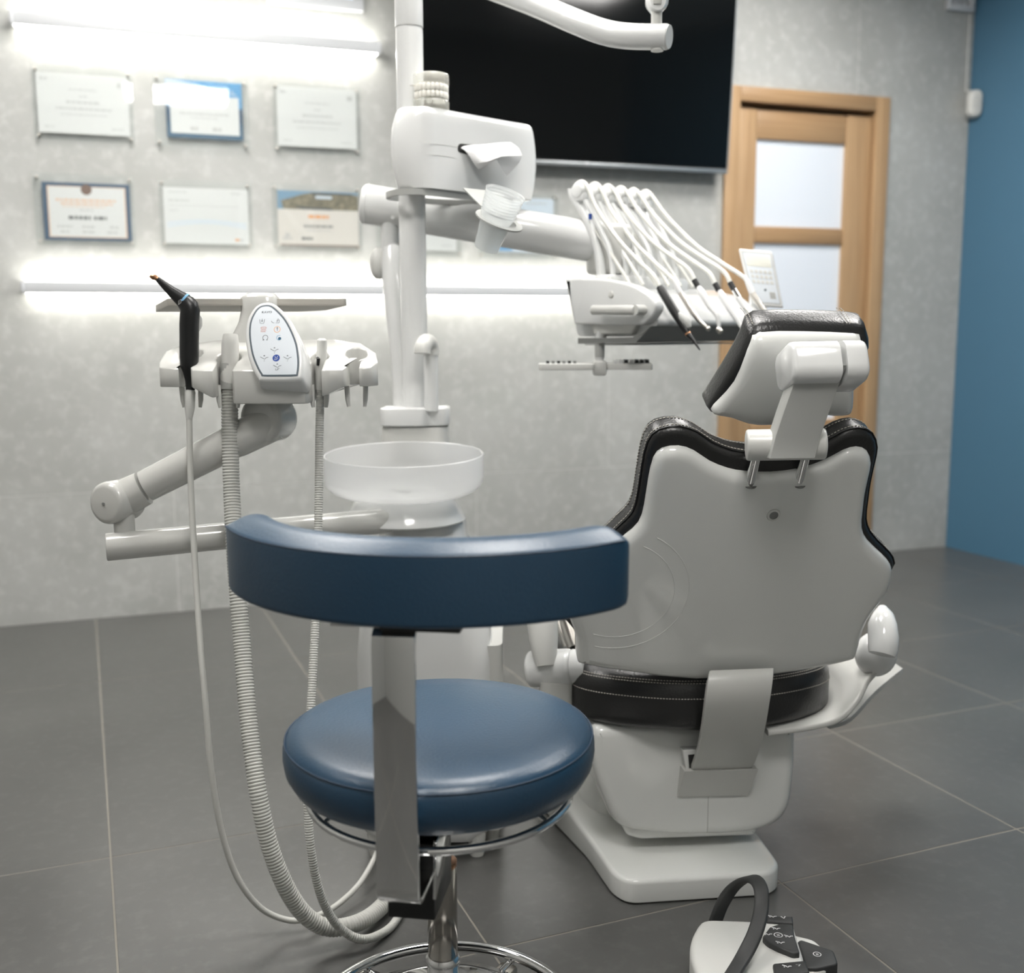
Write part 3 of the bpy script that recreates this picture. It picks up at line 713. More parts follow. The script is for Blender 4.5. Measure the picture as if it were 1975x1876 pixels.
# clear jaw model on the box
jc = td.p(.066, yt, -.036); jf = Fr(jc, (RH*.95+FH*.3), (FH*.95-RH*.3), Z)
jm = thing('dental_jaw_model', 'clear resin jaw model with teeth standing on the tissue box', 'dental model', jc)
def arch(sx, sy, n=14): return [(1.12*sx*math.cos(PI*k/n), -1.0*sy*math.sin(PI*k/n)) for k in range(n+1)]
hs = arch(.034, .04)+[(-.026, .012), (.026, .012)]
for z0, z1, nm in ((0, .019, 'lower_jaw'), (.05, .072, 'upper_jaw')):
    b = B().plate(round_poly(hs, .003, 2), jf, z0, z1, .003, warp=(lambda x, y, z: (x*(1-.12*((z-.035)/.035)**2*0+(.0)), y, z)))
    obj(nm, b, M['jaw'], jm)
obj('gum_arch', B().loft([[jf.p(x*k, y*k, z) for x, y in hs] for k, z in ((.9, .018), (.74, .03), (.74, .04), (.92, .051))]), M['jaw'], jm)
for row, z0, z1 in ((0, .021, .035), (1, .0355, .05)):
    for k in range(12):
        a = PI*(k+.5)/12; x, y = .0335*math.cos(a), -.0365*math.sin(a)
        tf = Fr(jf.p(x, y, (z0+z1)/2), jf.x*(-math.sin(a))-jf.y*math.cos(a), jf.x*math.cos(a)-jf.y*math.sin(a), Z)
        obj('tooth', B().box(tf, .0084, .0062, z1-z0, (0, 0, 0), .0028), M['tooth'], jm)
obj('wire_pin', B().cyl(jf.p(-.034, -.01, .047), jf.p(-.047, -.014, .0455), .0008, seg=6).cyl(jf.p(-.02, -.032, .004), jf.p(-.02, -.034, .016), .0012, seg=6).cyl(jf.p(-.006, -.039, .004), jf.p(-.006, -.0405, .015), .0012, seg=6), M['steel'], jm)

# ------------------------------------------------------------------ delivery table with its arm
T0 = at(1250, 612, 2.25); E1 = (RH+FH).normalized(); E2 = (RH-FH).normalized()
dtab = thing('delivery_table', 'white dental delivery table with whip holders and keypad behind the headrest', 'delivery table', floor_xy(T0, 1.0))
EP = Fr(T0, -E2, Z, -E1)      # end panel plane: x points back-left from the front corner
ep_px = [(1090.5, 537), (1125, 536), (1165, 537), (1200, 543), (1232, 553), (1252, 566), (1266, 583), (1267, 597), (1258, 612), (1241, 627), (1200, 627.5), (1108.5, 625)]
ol = [EP.px(*q) for q in ep_px]
ol_s = round_poly(ol, [.004, .03, .03, .03, .03, .02, .02, .02, .02, .01, .03, .006], 3)
obj('end_panel', B().plate(ol_s, EP, -.028, .004, .006), M['white'], dtab)
# body: cross-section extruded along E1
def q_of(x, y): X, Yv = EP.px(x, y); return (-X, Yv)      # (q toward the front, height)
sec = [(-.235, .032), (-.235, .068), (-.15, .072), (-.06, .052), (-.012, .018), (.006, -.006), (.004, -.016), (-.02, -.03), (-.05, -.04), (-.22, -.04)]
BF = Fr(T0, E2, Z, E1)
sec = round_poly(sec, .012, 3)
LT = .44
b = B().loft([[BF.p(x, y, z) for x, y in sec] for z in (.026, .2, LT)])
obj('table_body', b, M['white'], dtab)
und = [(.0045, -.018), (-.035, -.052), (-.2, -.056), (-.2, -.043), (-.05, -.043), (-.02, -.033)]
obj('underside_panel', B().loft([[BF.p(x, y, z) for x, y in und] for z in (.005, LT-.004)]), M['midgrey'], dtab, flat=True)
obj('rim_line', B().box(BF, .15, .002, LT-.02, (-.11, -.0575, LT/2), .0005), M['grey'], dtab)
h0, h1 = EP.px(1160, 598), EP.px(1243, 598)
obj('handle_rod', B().cyl(EP.p(*h0, .03), EP.p(*h1, .03), .0105, seg=20, bev=.003).cyl(EP.p(h1[0], h1[1], .0), EP.p(h1[0], h1[1], .034), .011, seg=20), M['offwhite'], dtab)
kn = EP.px(1181, 568); obj('round_button', B().lathe([(.001, .0075), (.006, .007), (.0085, .003), (.0085, .001)], Fr(EP.p(kn[0], kn[1], 0), EP.x, EP.y, EP.z), 20), M['offwhite'], dtab)
b = B(); bo = [EP.px(*q) for q in ((1128, 618), (1225, 618), (1212, 645), (1140, 645))]
obj('lower_housing', B().plate(round_poly(bo, .006), EP, -.12, -.01, .004), M['offwhite'], dtab)
# whips with rollers
wp_px = [(1160, 542), (1157, 505), (1150, 470), (1141, 440), (1128, 412), (1113, 390), (1105, 374), (1104, 364)]
SP = .0465
for k in range(6):
    pf = Fr(T0+E1*(.05+SP*k), -E2, Z, -E1)
    pf0 = Fr(T0+E1*.05, -E2, Z, -E1)
    loc = [pf0.px(*q) for q in wp_px]
    pts = smooth([pf.p(x, y) for x, y in loc], 3, False)
    wsec = round_poly([(-.010, -.0075), (.010, -.0075), (.010, .0075), (-.010, .0075)], .005, 2)
    wobj = obj('whip_arm', B().sweep(pts, wsec, E2), M['white'], dtab)
    hx, hy = pf0.px(1119, 368)
    obj('hose_roller', B().cyl(pf.p(hx, hy, -.013), pf.p(hx, hy, .013), .018, seg=20, bev=.005).box(Fr(pf.p(hx, hy), -E2, Z, -E1), .034, .022, .022, (-.002, -.013, 0), .006), M['white'], wobj)
    obj('front_strut', B().sweep([pf.p(*pf0.px(1184, 545)), pf.p(*pf0.px(1180, 500)), pf.p(*pf0.px(1172, 470)), pf.p(*pf0.px(1150, 425)), pf.p(*pf0.px(1128, 384))], [(-.006, -.003), (.006, -.003), (.006, .003), (-.006, .003)], E2), M['white'], wobj)
mk = Fr(T0+E1*.05, -E2, Z, -E1); mx, my = mk.px(1143, 418)
obj('blue_mark', B().box(Fr(mk.p(mx, my), -E2, Z, -E1), .006, .012, .004, (-.0, 0, .008)), M['blue_print'], dtab)
# back bridge between the whips and the arm
obj('whip_base', B().box(Fr(T0+E1*.17, E2, Z, E1), .05, .05, .3, (-.15, .07, 0), .01), M['white'], dtab)
# support arm
a0, a1 = at(697, 392, 2.42), at(1165, 470, 2.44)
obj('support_arm', B().cyl(a0+(a1-a0)*.003, a1, .0445, .0455, 36, bev=.008), M['white'], dtab)
obj('arm_end_cap', B().cyl(a0, a0+(a1-a0)*.028, .0405, .046, 36, bev=.004).cyl(at(757, 419, 2.378), at(757, 419, 2.374), .004, seg=12), M['white'], dtab)
aj = at(1175, 482, 2.44)
b = B().cyl(aj+Z*.055, aj-Z*.055, .052, seg=32, bev=.012); obj('arm_joint', b, M['offwhite'], dtab)
obj('joint_column', B().cyl(aj-Z*.05, V((aj.x, aj.y, T0.z+.05)), .03, seg=24), M['offwhite'], dtab)
# riser from the unit carrying the arm
r0 = at(752, 440, 2.42)
obj('riser_pin', B().cyl(r0+Z*.02, r0-Z*.06, .021, seg=24), M['white'], dtab)
rp = [(788, 800, .033, 2.40), (784, 700, .034, 2.40), (776, 620, .035, 2.405), (767, 550, .034, 2.41), (760, 500, .03, 2.415), (757, 478, .022, 2.417), (756, 470, .008, 2.418)]
obj('riser', B().tube([at(x, y, d) for x, y, r, d in rp], [r for x, y, r, d in rp], 28), M['white'], dtab)
obj('riser_knob', B().sphere(at(730, 508, 2.42), (.02, .02, .036), Fr((0, 0, 0), RH, FH, Z)), M['offwhite'], dtab)
# keypad
kf = Fr(at(1462, 535, 2.56), (RH*.955-FH*.3).normalized(), (Z*.97+FH*.15+RH*-.16).normalized(), None)
kf = Fr(kf.o, kf.x, (kf.y-kf.x*kf.y.dot(kf.x)), None)
if kf.z.dot(FH) > 0: kf.z = -kf.z
kp = [kf.px(*q) for q in ((1424, 479), (1489, 485), (1510, 593), (1450, 588))]
kps = round_poly(kp, .006)
pad = obj('keypad_case', B().plate(kps, kf, -.024, 0, .003), M['white'], dtab)
def kq(u, v): a, b_, c, d = [V(q) for q in kp]; return tuple((a*(1-u)+b_*u)*(1-v)+(d*(1-u)+c*u)*v)
def kquad(nm, u0, v0, u1, v1, h, m, par): 
    obj(nm, B().plate([kq(u0, v0), kq(u1, v0), kq(u1, v1), kq(u0, v1)], kf, 0, h, .0003), M[m], par)
kquad('keypad_foil', .09, .05, .95, .95, .0006, 'grey', pad)
kquad('keypad_face', .11, .062, .93, .938, .001, 'panel', pad)
kquad('display', .15, .09, .9, .30, .0014, 'lcd', pad)
for r_ in range(3):
    for c_ in range(5): kquad('key', .2+.14*c_, .36+.09*r_, .3+.14*c_, .42+.09*r_, .0018, 'offwhite', pad)
kquad('dark_key', .66, .74, .84, .86, .0016, 'grey', pad)
q = kq(.55, .71); obj('indicator', B().lathe([(.0005, .002), (.003, .002), (.003, .0005)], Fr(kf.p(q[0], q[1], 0), kf.x, kf.y, kf.z), 12), M['ring'], pad)
obj('keypad_post', B().box(Fr(kf.p(.0, -.06, -.02), RH, FH, Z), .04, .03, .05, (0, 0, 0), .006), M['white'], dtab)
obj('right_end_lobe', B().lathe([(.001, .02), (.03, .016), (.042, 0), (.042, -.03), (.03, -.045)], Fr(BF.p(-.03, .0, LT-.01), E1, E2, Z), 24), M['white'], dtab)
# hanging small tray
th = at(1157, 636, 2.37); tz = at(1157, 706, 2.37).z
obj('tray_post', B().tube(smooth([th+RH*.008+Z*.012, th+RH*.006, th-Z*.025, th-Z*.06, V((th.x, th.y, tz-.002))], 4, False), [.0125]*9+[.0098]*8, 16), M['white'], dtab)
obj('post_grip', B().cyl(V((th.x, th.y, at(0, 668, 2.37).z)), V((th.x, th.y, at(0, 694, 2.37).z)), .0112, seg=20), M['grey'], dtab)
tp0 = V((th.x, th.y, tz)); tfm = Fr(tp0, RH, FH, Z)
obj('tray_hub', B().box(tfm, .03, .03, .034, (0, 0, -.004), .006), M['offwhite'], dtab)
def small_tray(x0, x1, dy):
    o = round_poly([(x0, -.03+dy), (x1, -.03), (x1, .03), (x0, .03+dy)], .01)
    tr = obj('small_tray', B().plate(o, tfm, -.008, .006, .002), M['offwhite'], dtab)
    return tr
tr1 = small_tray(-.135, -.012, .01); tr2 = small_tray(.012, .115, .02)
for k in range(6): obj('insert', B().box(tfm, .007, .01, .006, (-.115+.012*k, .0, .009), .001), M['midgrey' if k % 2 else 'black'], tr1)
for k in range(7): obj('insert', B().box(tfm, .008, .03, .009, (.035+.0115*k, .0, .010), .001), M['white' if k in (0, 1, 3) else 'black'], tr2)

# ------------------------------------------------------------------ handpieces on the table, each with its hose
hp = [  # tail, body points with radius, tip, materials, label
 ('scaler_handpiece', 'black pointed handpiece, first on the delivery table from the end handle', (1272, 553)),
 ('dental_handpiece', 'thin silver handpiece with a ball head, next to the black pointed one', (1309, 560)),
 ('dental_handpiece', 'white handpiece with a bent head and black collar, third on the delivery table', (1339, 540)),
 ('dental_handpiece', 'white straight handpiece with black collar, tip hidden by the headrest', (1379, 547)),
 ('dental_handpiece', 'handpiece with black collar and chrome ring, second from the keypad', (1408, 545)),
 ('air_water_syringe', 'silver syringe with white hose, lying closest to the keypad', (1448, 557)),
]
def px_r(n, k, d): return n*d/F
for k, (nm, lab, tail) in enumerate(hp):
    pf0 = Fr(T0+E1*.05, -E2, Z, -E1)
    pw = Fr(T0+E1*(.05+SP*k), -E2, Z, -E1)
    pf = Fr(T0+E1*(.055+.049*k), -E2, Z, -E1)
    P = lambda x, y, f=pf: f.p(*f.px(x, y))
    D = (P(*tail)-CAM).dot(FW)
    hx, hy = pf0.px(1119, 368)
    root = thing(nm, lab, 'dental handpiece', P(*tail), 'handpieces on the delivery table')
    T = P(*tail); W = pw.p(hx, hy)
    d0 = (T-P(tail[0]-18, tail[1]-32)).normalized()
    mid = W.lerp(T, .5)-Z*.006
    hosep = smooth([W+E2*-.012-Z*.03, W+E2*-.016+Z*.004, W+E2*.0+Z*.0195, W+E2*.02+Z*.008, W.lerp(T, .22)+Z*.004, mid, W.lerp(T-d0*.03, .8)-Z*.006, T-d0*.03, T+d0*.002], 4, False)
    obj('hose', B().tube(hosep, .005, 10), M['hose_w'], root)
    back = smooth([W+E2*-.012-Z*.03, pw.p(*pf0.px(1128, 425)), pw.p(*pf0.px(1152, 450)), pw.p(*pf0.px(1185, 500)), pw.p(*pf0.px(1215, 548))], 4, False)
    obj('feed_hose', B().tube(back, .004, 8), M['hose_w'], root)
    if k == 0:
        obj('body', B().tube([P(1272, 553), P(1276, 560), P(1300, 600), P(1318, 628), P(1328, 645)], [.0075, .0095, .0098, .0085, .006], 16), M['black'], root)
        obj('grip', B().tube([P(1309, 604), P(1316, 612), P(1326, 624), P(1330, 632)], [.004, .0088, .0085, .005], 14), M['grey'], root)
        obj('ring', B().cyl(P(1326, 642), P(1328, 645), .0066, seg=14), M['copper'], root)
        obj('tip', B().tube([P(1328, 645), P(1338, 657), P(1350, 675)], [.0058, .0035, .0012], 12), M['black'], root)
    elif k == 1:
        obj('body', B().tube([P(1309, 560), P(1314, 569), P(1335, 602), P(1350, 620), P(1363, 631)], [.0052, .006, .0056, .0048, .0036], 14), M['steel'], root)
        obj('hose_socket', B().tube([P(1298, 536), P(1309, 560), P(1312, 565)], [.0046, .0066, .0062], 14), M['white'], root)
        obj('head', B().sphere(P(1366, 634), .0055), M['steel'], root)
    elif k in (2, 3, 4):
        x0, y0 = tail; dx, dy = 8, 13
        obj('collar', B().tube([P(x0, y0), P(x0+dx*.9, y0+dy)], [.0068, .0064], 14), M['black'], root)
        if k == 2:
            obj('body', B().tube([P(1347, 553), P(1352, 562), P(1368, 590), P(1379, 602), P(1385, 612), P(1387, 632)], [.005, .0082, .0066, .006, .0055, .0042], 14), M['white'], root)
            obj('head', B().cyl(P(1384, 633), P(1391, 641), .0062, seg=14, bev=.001), M['steel'], root)
        elif k == 3:
            obj('body', B().tube([P(1388, 560), P(1392, 569), P(1407, 595), P(1420, 614), P(1432, 632), P(1437, 640)], [.005, .008, .007, .006, .0055, .005], 14), M['white'], root)
        else:
            obj('chrome_ring', B().tube([P(1416, 559), P(1425, 574)], [.006, .0062], 14), M['chrome'], root)
            obj('body', B().tube([P(1424, 573), P(1436, 592), P(1446, 606)], [.0064, .0062, .0056], 14), M['white'], root)
    else:
        obj('body', B().tube([P(1446, 553), P(1452, 568), P(1474, 600), P(1484, 614)], [.006, .008, .0064, .006], 14), M['steel'], root)
        obj('hose_socket', B().tube([P(1436, 532), P(1448, 557), P(1452, 566)], [.0046, .0075, .0078], 14), M['white'], root)

# ------------------------------------------------------------------ assistant console on its arm
K0 = at(525, 700, 1.88); KF = Fr(floor_xy(K0), RH, -FH, Z)       # x right, y towards the camera, z up
cons = thing('assistant_console', 'light grey assistant console with an oval control panel and tool holders', 'instrument console', floor_xy(K0, .75))
def kx(px): return (px-525)*1.88/F
slots = [(367, .0105, .0195), (443, .0165, .021), (617, .011, .0155), (686, .0105, .0195)]
front = lambda u: .062-1.05*u*u
yb_ = -.062
pl = [(-.197, .012), (-.19, front(-.19)), ]
def seg_pts(u0, u1, n=4): return [(u0+(u1-u0)*k/n, front(u0+(u1-u0)*k/n)) for k in range(n+1)]
out = [(-.195, front(-.195)-.014)]
prev = -.19
for px, g, r in slots:
    u = kx(px); vh = front(u)-.052
    out += seg_pts(prev, u-g-.006, 3)
    out += [(u-g, front(u)-.006), (u-g, vh+r*.8)]
    a0 = math.asin(min(1, g/r))
    for k in range(11):
        a = PI/2+a0+(2*PI-2*a0)*k/10; out.append((u+r*math.cos(a), vh+r*math.sin(a)))
    out += [(u+g, vh+r*.8), (u+g, front(u)-.006)]
    prev = u+g+.006
out += seg_pts(prev, .176, 2)+[(.186, front(.186)-.016), (.18, -.02), (.15, -.05), (.1, yb_), (0, yb_-.002), (-.1, yb_), (-.17, -.05), (-.196, -.03)]
def cwarp(x, y, z):
    zt = 1.022-.05*max(0, min(1, (y+.055)/.10))-.35*max(0, abs(x)-.12)**1.0*.25
    zb = .914+.028*min(1, max(0, (abs(x)-.07)/.06))
    return (x, y, zb+(zt-zb)*z/.1)
b = B().plate(out, KF, 0, .1, .005, 3, warp=cwarp, bev0=.004)
obj('console_body', b, M['console'], cons, 45)
for px, g, r in slots:          # prongs below the holders
    u = kx(px); vh = front(u)-.052
    for sgn in (-1, 1):
        obj('holder_prong', B().tube([KF.p(u+sgn*r*.85, vh+.012, .945), KF.p(u+sgn*r*.8, vh+.012, .918), KF.p(u+sgn*r*.72, vh+.012, .905)], [.005, .0045, .003], 8), M['offwhite'], cons)
# oval control pod
pt = math.radians(22)
PN = (-FH*math.cos(pt)+Z*math.sin(pt)-RH*.06).normalized()
PX = (RH-PN*RH.dot(PN)).normalized(); PY = PN.cross(PX)
PF = Fr(at(530, 660, 1.815), PX, PY, PN)
ring_px = [(511.3, 588.2), (523.5, 589.5), (538, 601), (552, 617.5), (564, 640), (572.6, 663), (576, 684), (577, 702), (575, 721), (570, 725.5), (538, 726.2), (507.6, 726), (503.5, 722.6), (496, 709.7), (486.3, 685), (481.2, 656), (480.6, 634), (483.6, 617), (491.5, 601), (500.5, 591.5)]
ring_l = smooth([PF.px(*q) for q in ring_px], 3)
pod = inset(ring_l if area2(ring_l) > 0 else ring_l[::-1], -.0068)
def podwarp(x, y, z):
    k = max(0, -z)/.05
    return (x*(1+.12*k), y-.012*k, z)
obj('pod_body', B().plate(pod, PF, -.045, 0, .006, 4, warp=podwarp), M['white'], cons, 50)
rl = ring_l if area2(ring_l) > 0 else ring_l[::-1]
pan = obj('panel_frame', B().plate(rl, PF, 0, .0006, .0003), M['ring'], cons)
obj('panel_foil', B().plate(inset(rl, .0031), PF, 0, .0010, .0003), M['panel'], pan)
hI = .0012
def ic(x, y): return PF.px(x, y)
text_mesh('KAVO', PF, .0052, .00005, M['ink'], 'lettering', pan, ic(515, 602.5), 1.25).location.z += 0
for o_ in pan.children:
    if o_.name.startswith('lettering'):
        for v in o_.data.vertices: v.co += PN*hI
k_ = .0046
def icon(x, y, lines, m, wd=.0008): obj('icon', strokes(B(), PF, lines, wd, hI, ic(x, y), k_), M[m], pan, flat=True)
circ = lambda r, n=16, a0=0, a1=360: [(r*math.cos(math.radians(a0+(a1-a0)*k/n)), r*math.sin(math.radians(a0+(a1-a0)*k/n))) for k in range(n+1)]
cup_i = [[(-.9, .7), (-.7, -.9), (.7, -.9), (.9, .7)], [(0, .9), (0, -.2)], [(-.3, .2), (0, -.25), (.3, .2)]]
icon(505.8, 619.6, cup_i, 'ink')
icon(532, 619.6, [[(-1.6, .1), (-1.2, -.6), (-.5, -.7)], [(.1, -.7), (1.4, -.7), (1.4, .2), (.9, .9), (.5, .3), (.5, -.3)], [(.9, -.2), (.9, .4)]], 'ink')
icon(508.6, 635.6, [[(-1, .6), (-.8, .9), (.8, .9), (1, .6), (.8, .2), (-.8, .2), (-1, .6)], [(-1, -.3), (1, -.3)], [(-1, -.9), (.8, -.9)]], 'red')
icon(535, 635.6, [circ(1.15)], 'orange'); icon(535, 635.6, [[(0, -.5), (0, .8)], [(-.3, .45), (0, .8), (.3, .45)]], 'ink')
icon(512, 651.5, [circ(.95, 12, -50, 250), [(-1, -.9), (-.4, -.9)], [(.4, -.9), (1, -.9)]], 'ink')
icon(538.5, 651.5, [circ(.9, 14, 60, 330)], 'cyan'); o = circle(.6*k_, 12, (ic(539, 652)[0]+.0006, ic(539, 652)[1]-.0012)); obj('icon', B().faces([PF.p(x, y, hI) for x, y in o], [tuple(range(12))]), M['teal'], pan, flat=True)
chair_i = [[(-1.5, .5), (-.5, -.1), (.2, -.5), (.7, .1), (1.5, .3)], [(-.3, .8), (0, 1.05), (.3, .8), (-.3, .8)], [(-.1, -1.1), (.2, -1.1)]]
for x, y in ((529.7, 675.4), (510, 690.7), (554.8, 690.7), (535, 706.7)): icon(x, y, chair_i, 'ink')
icon(535, 712, [[(-.6, .2), (-.6, -.4), (.0, -.4)], [(.3, -.4), (.3, .2), (.8, .2)]], 'ink')
cq = ic(533, 690.7); o = circle(.0062, 24, cq)
obj('blue_key', B().faces([PF.p(x, y, hI) for x, y in o], [tuple(range(24))]), M['blue_print'], pan, flat=True)
obj('icon', strokes(B(), PF, [[(-.5, .9), (-.5, .2), (.2, .2)], [(.5, .9), (.5, .2)], [(-.6, -.2), (-.6, -.8), (-.1, -.8), (-.1, -.2)], [(.3, -.8), (.3, -.2), (.8, -.2)]], .0006, hI+.0001, cq, .0042), M['icon'], pan, flat=True)
# tray post behind the pod
tpz = at(503, 566, 1.95).z
pc = floor_xy(at(503, 600, 1.95))
b = B().loft([[pc+RH*x+FH*y+Z*z for x, y in rrect(wd, dp, .02)] for wd, dp, z in ((.115, .075, .99), (.1, .07, 1.03), (.075, .06, 1.055), (.066, .056, 1.075), (.067, .056, tpz-.008), (.055, .045, tpz-.001), (.03, .025, tpz+.001))])
obj('tray_post', b, M['console'], cons, 60)
# arm: lower tube from the unit, elbow, upper tube
l0, l1 = at(204, 1055, 1.88), at(752, 1003, 2.06)
obj('lower_arm', B().cyl(l0, l1, .0245, .0245, 32, bev=.003), M['console'], cons)
pin = at(240, 1012, 1.90)
obj('elbow_pin', B().cyl(pin-Z*.02, pin+Z*.03, .018, seg=24), M['console'], cons)
ev = at(228, 966, 1.90); ead = (-FH*.93-RH*.36).normalized()
u0, u1 = at(250, 953, 1.90), at(528, 812, 1.915); ud = (u1-u0).normalized()
obj('elbow_hub', B().cyl(ev-ead*.034, ev+ead*.034, .0375, seg=36, bev=.01).tube([ev, ev+ud*.05], [.034, .031], 24), M['console'], cons)
obj('upper_arm', B().cyl(u0+ud*.032, u1-ud*.075, .0285, .0305, 32), M['console'], cons)
obj('arm_sleeve', B().cyl(u1-ud*.076, u1, .0315, .0345, 32), M['console'], cons)
uj = at(519, 806, 1.92)
obj('upper_hub', B().cyl(uj-ead*.033, uj+ead*.033, .043, seg=36, bev=.012).cyl(uj+Z*.0, V((uj.x, uj.y, .925)), .03, seg=24), M['console'], cons)
for P_, r_ in ((ev+ead*.034-RH*.002, .0028), (uj+ead*.033, .003)): obj('screw', B().cyl(P_, P_+ead*.0012, r_, seg=10), M['midgrey'], cons)
# stainless tray plate on the post
trn = [at(330, 578, 1.93), at(668, 578, 1.93)]
TRF = Fr((trn[0]+trn[1])/2+Z*-.004, (RH*.985+FH*.17), (FH*.93-RH*.42+Z*-.04).normalized(), None); wtr = (trn[1]-trn[0]).length
o = round_poly([(-wtr/2, 0), (wtr/2, 0), (wtr/2-.0, .16), (wtr/2-.04, .2), (-wtr/2+.0, .2), (-wtr/2, .16)], .008)
tr = thing('instrument_tray', 'flat stainless steel tray behind the oval control panel', 'tray', TRF.o)
obj('tray_plate', B().plate(o, TRF, -.006, -.003, .001), M['traysteel'], tr)
oi = inset(o, .004)
obj('tray_rim', B().loft([[TRF.p(x, y, z) for x, y in q] for q, z in ((o, -.006), (o, .006), (oi, .006), (oi, -.0028))], caps=False), M['traysteel'], tr)

# ------------------------------------------------------------------ console handpieces and hoses
def hose_path(rows, n=8): return smooth([at(x, y, d) for x, y, d in rows], n, False)
def resample(pts, step):
    out = [pts[0]]; acc = 0
    for a, c in zip(pts, pts[1:]):
        L = (c-a).length; p = 0
        while acc+L-p >= step:
            p += step-acc; acc = 0; out.append(a.lerp(c, p/L))
        acc += L-p
    return out
def corrugated(pts, r, pitch):
    P = resample(pts, pitch/4); rad = [(r, r, r*.97, r*.88)[i % 4] for i in range(len(P))]
    return B().tube(P, rad, 14)
def L(x, y, d): return at(x, y, d)
# curing light
t = thing('curing_light', 'black curled-tip curing light in the leftmost console holder', 'curing light', L(366, 755, 1.86))
obj('handle', B().tube([L(367, 752, 1.865), L(367, 735, 1.865), L(366, 718, 1.862), L(365, 704, 1.86), L(365, 690, 1.86), L(365, 625, 1.85), L(366, 608, 1.848), L(367, 599, 1.847), L(364.5, 591, 1.8465), L(360, 585, 1.846), L(354, 580, 1.8455)], [.0078, .0085, .0115, .0155, .0163, .0165, .0166, .0166, .0164, .0156, .014], 24), M['black'], t)
obj('head', B().tube([L(356, 581, 1.8455), L(352, 578, 1.845), L(330, 561, 1.84), L(312, 545, 1.838), L(304, 538, 1.837)], [.014, .0133, .0088, .0058, .0046], 22), M['black'], t)
obj('light_ring', B().tube([L(357, 581, 1.8455), L(353.5, 578.5, 1.845)], [.0146, .0138], 24), M['cyan'], t)
obj('light_tip', B().tube([L(305, 539, 1.837), L(299, 534.5, 1.836), L(294, 534, 1.836), L(291.5, 537, 1.836)], [.0044, .0045, .005, .0045], 14), M['copper'], t)
obj('trigger', B().tube([L(380, 605, 1.862), L(384, 615, 1.866), L(384, 628, 1.866), L(381, 638, 1.862)], [.003, .0055, .0055, .003], 12), M['grey'], t)
g_ = Fr(L(347, 582, 1.826), (L(356, 575, 1.83)-L(338, 588, 1.83)), Z); obj('marking', strokes(B(), g_, [[(-1, -1), (1, -1), (1, 1), (-1, 1), (-1, -1)], [(-.4, -.4), (.4, .4)]], .0006, .001, (0, .0), .0028), M['icon'], t, flat=True)
obj('strain_relief', B().tube([L(367, 752, 1.866), L(366.5, 756, 1.866), L(366, 785, 1.868), L(365, 808, 1.87)], [.0075, .0092, .0088, .0055], 18), M['offwhite'], t)
hp1 = hose_path([(365, 805, 1.87), (367, 900, 1.87), (371, 1000, 1.865), (379, 1130, 1.85), (387, 1250, 1.83), (396, 1350, 1.82), (407, 1480, 1.82), (427, 1600, 1.83), (457, 1690, 1.845), (502, 1750, 1.86), (555, 1774, 1.87), (595, 1770, 1.88), (640, 1752, 1.92), (690, 1708, 1.99), (722, 1655, 2.05), (735, 1620, 2.07)], 6)+[UF-RH*.06+Z*.24]
obj('hose', B().tube(hp1, .0053, 12), M['hose'], t)
# suction
t = thing('suction_handpiece', 'light grey suction handle with the thickest ribbed hose', 'suction handpiece', L(443, 745, 1.88))
obj('handle', B().tube([L(443, 748, 1.885), L(443.5, 725, 1.882), L(444, 706, 1.88), L(444, 700, 1.879), L(444, 662, 1.872), L(444.5, 648, 1.871), L(444.5, 645, 1.871)], [.0165, .0172, .0158, .0152, .0150, .0132, .0126], 24), M['offwhite'], t)
obj('nozzle_opening', B().cyl(L(444.5, 645.5, 1.871), L(444.5, 644.6, 1.871), .0105, seg=20), M['midgrey'], t)
obj('collar', B().tube([L(443, 750, 1.885), L(443, 700, 1.88)], [.0172, .0162], 24), M['grey'], t)
hp2 = hose_path([(443, 748, 1.885), (444, 850, 1.885), (447, 950, 1.88), (452, 1050, 1.86), (459, 1150, 1.84), (466, 1230, 1.83), (474, 1330, 1.81), (484, 1430, 1.79), (498, 1530, 1.77), (517, 1620, 1.77), (545, 1697, 1.78), (580, 1755, 1.80), (622, 1786, 1.82), (668, 1786, 1.84), (712, 1768, 1.88), (748, 1735, 1.94), (766, 1705, 2.0)], 6)+[UF-RH*.05+Z*.16]
obj('hose', corrugated(hp2, .0148, .0054), M['hose'], t, 60)
# saliva ejector
t = thing('saliva_ejector', 'slim light grey saliva ejector with a small black lever', 'suction handpiece', L(617, 740, 1.88))
obj('handle', B().tube([L(618, 752, 1.885), L(618, 722, 1.882), L(619, 703, 1.88), L(620, 697, 1.879), L(621, 690, 1.878), L(621, 656, 1.872), L(621, 653, 1.872)], [.0085, .0092, .0122, .0122, .0098, .0086, .006], 20), M['offwhite'], t)
obj('lever', B().tube([L(612, 690, 1.866), L(614, 692, 1.864), L(613, 705, 1.866)], [.0025, .0032, .0025], 10), M['black'], t)
hp3 = hose_path([(618, 750, 1.885), (616, 850, 1.88), (615, 950, 1.87), (613, 1050, 1.86), (609, 1180, 1.84), (604, 1280, 1.82), (599, 1380, 1.80), (595, 1470, 1.78), (594, 1560, 1.77), (600, 1640, 1.765), (615, 1715, 1.77), (640, 1770, 1.785), (670, 1800, 1.80), (700, 1811, 1.81), (730, 1803, 1.84), (757, 1784, 1.88), (778, 1748, 1.94), (786, 1715, 2.0)], 6)+[UF-RH*.03+Z*.16]
obj('hose', corrugated(hp3, .0075, .0042), M['hose'], t, 60)

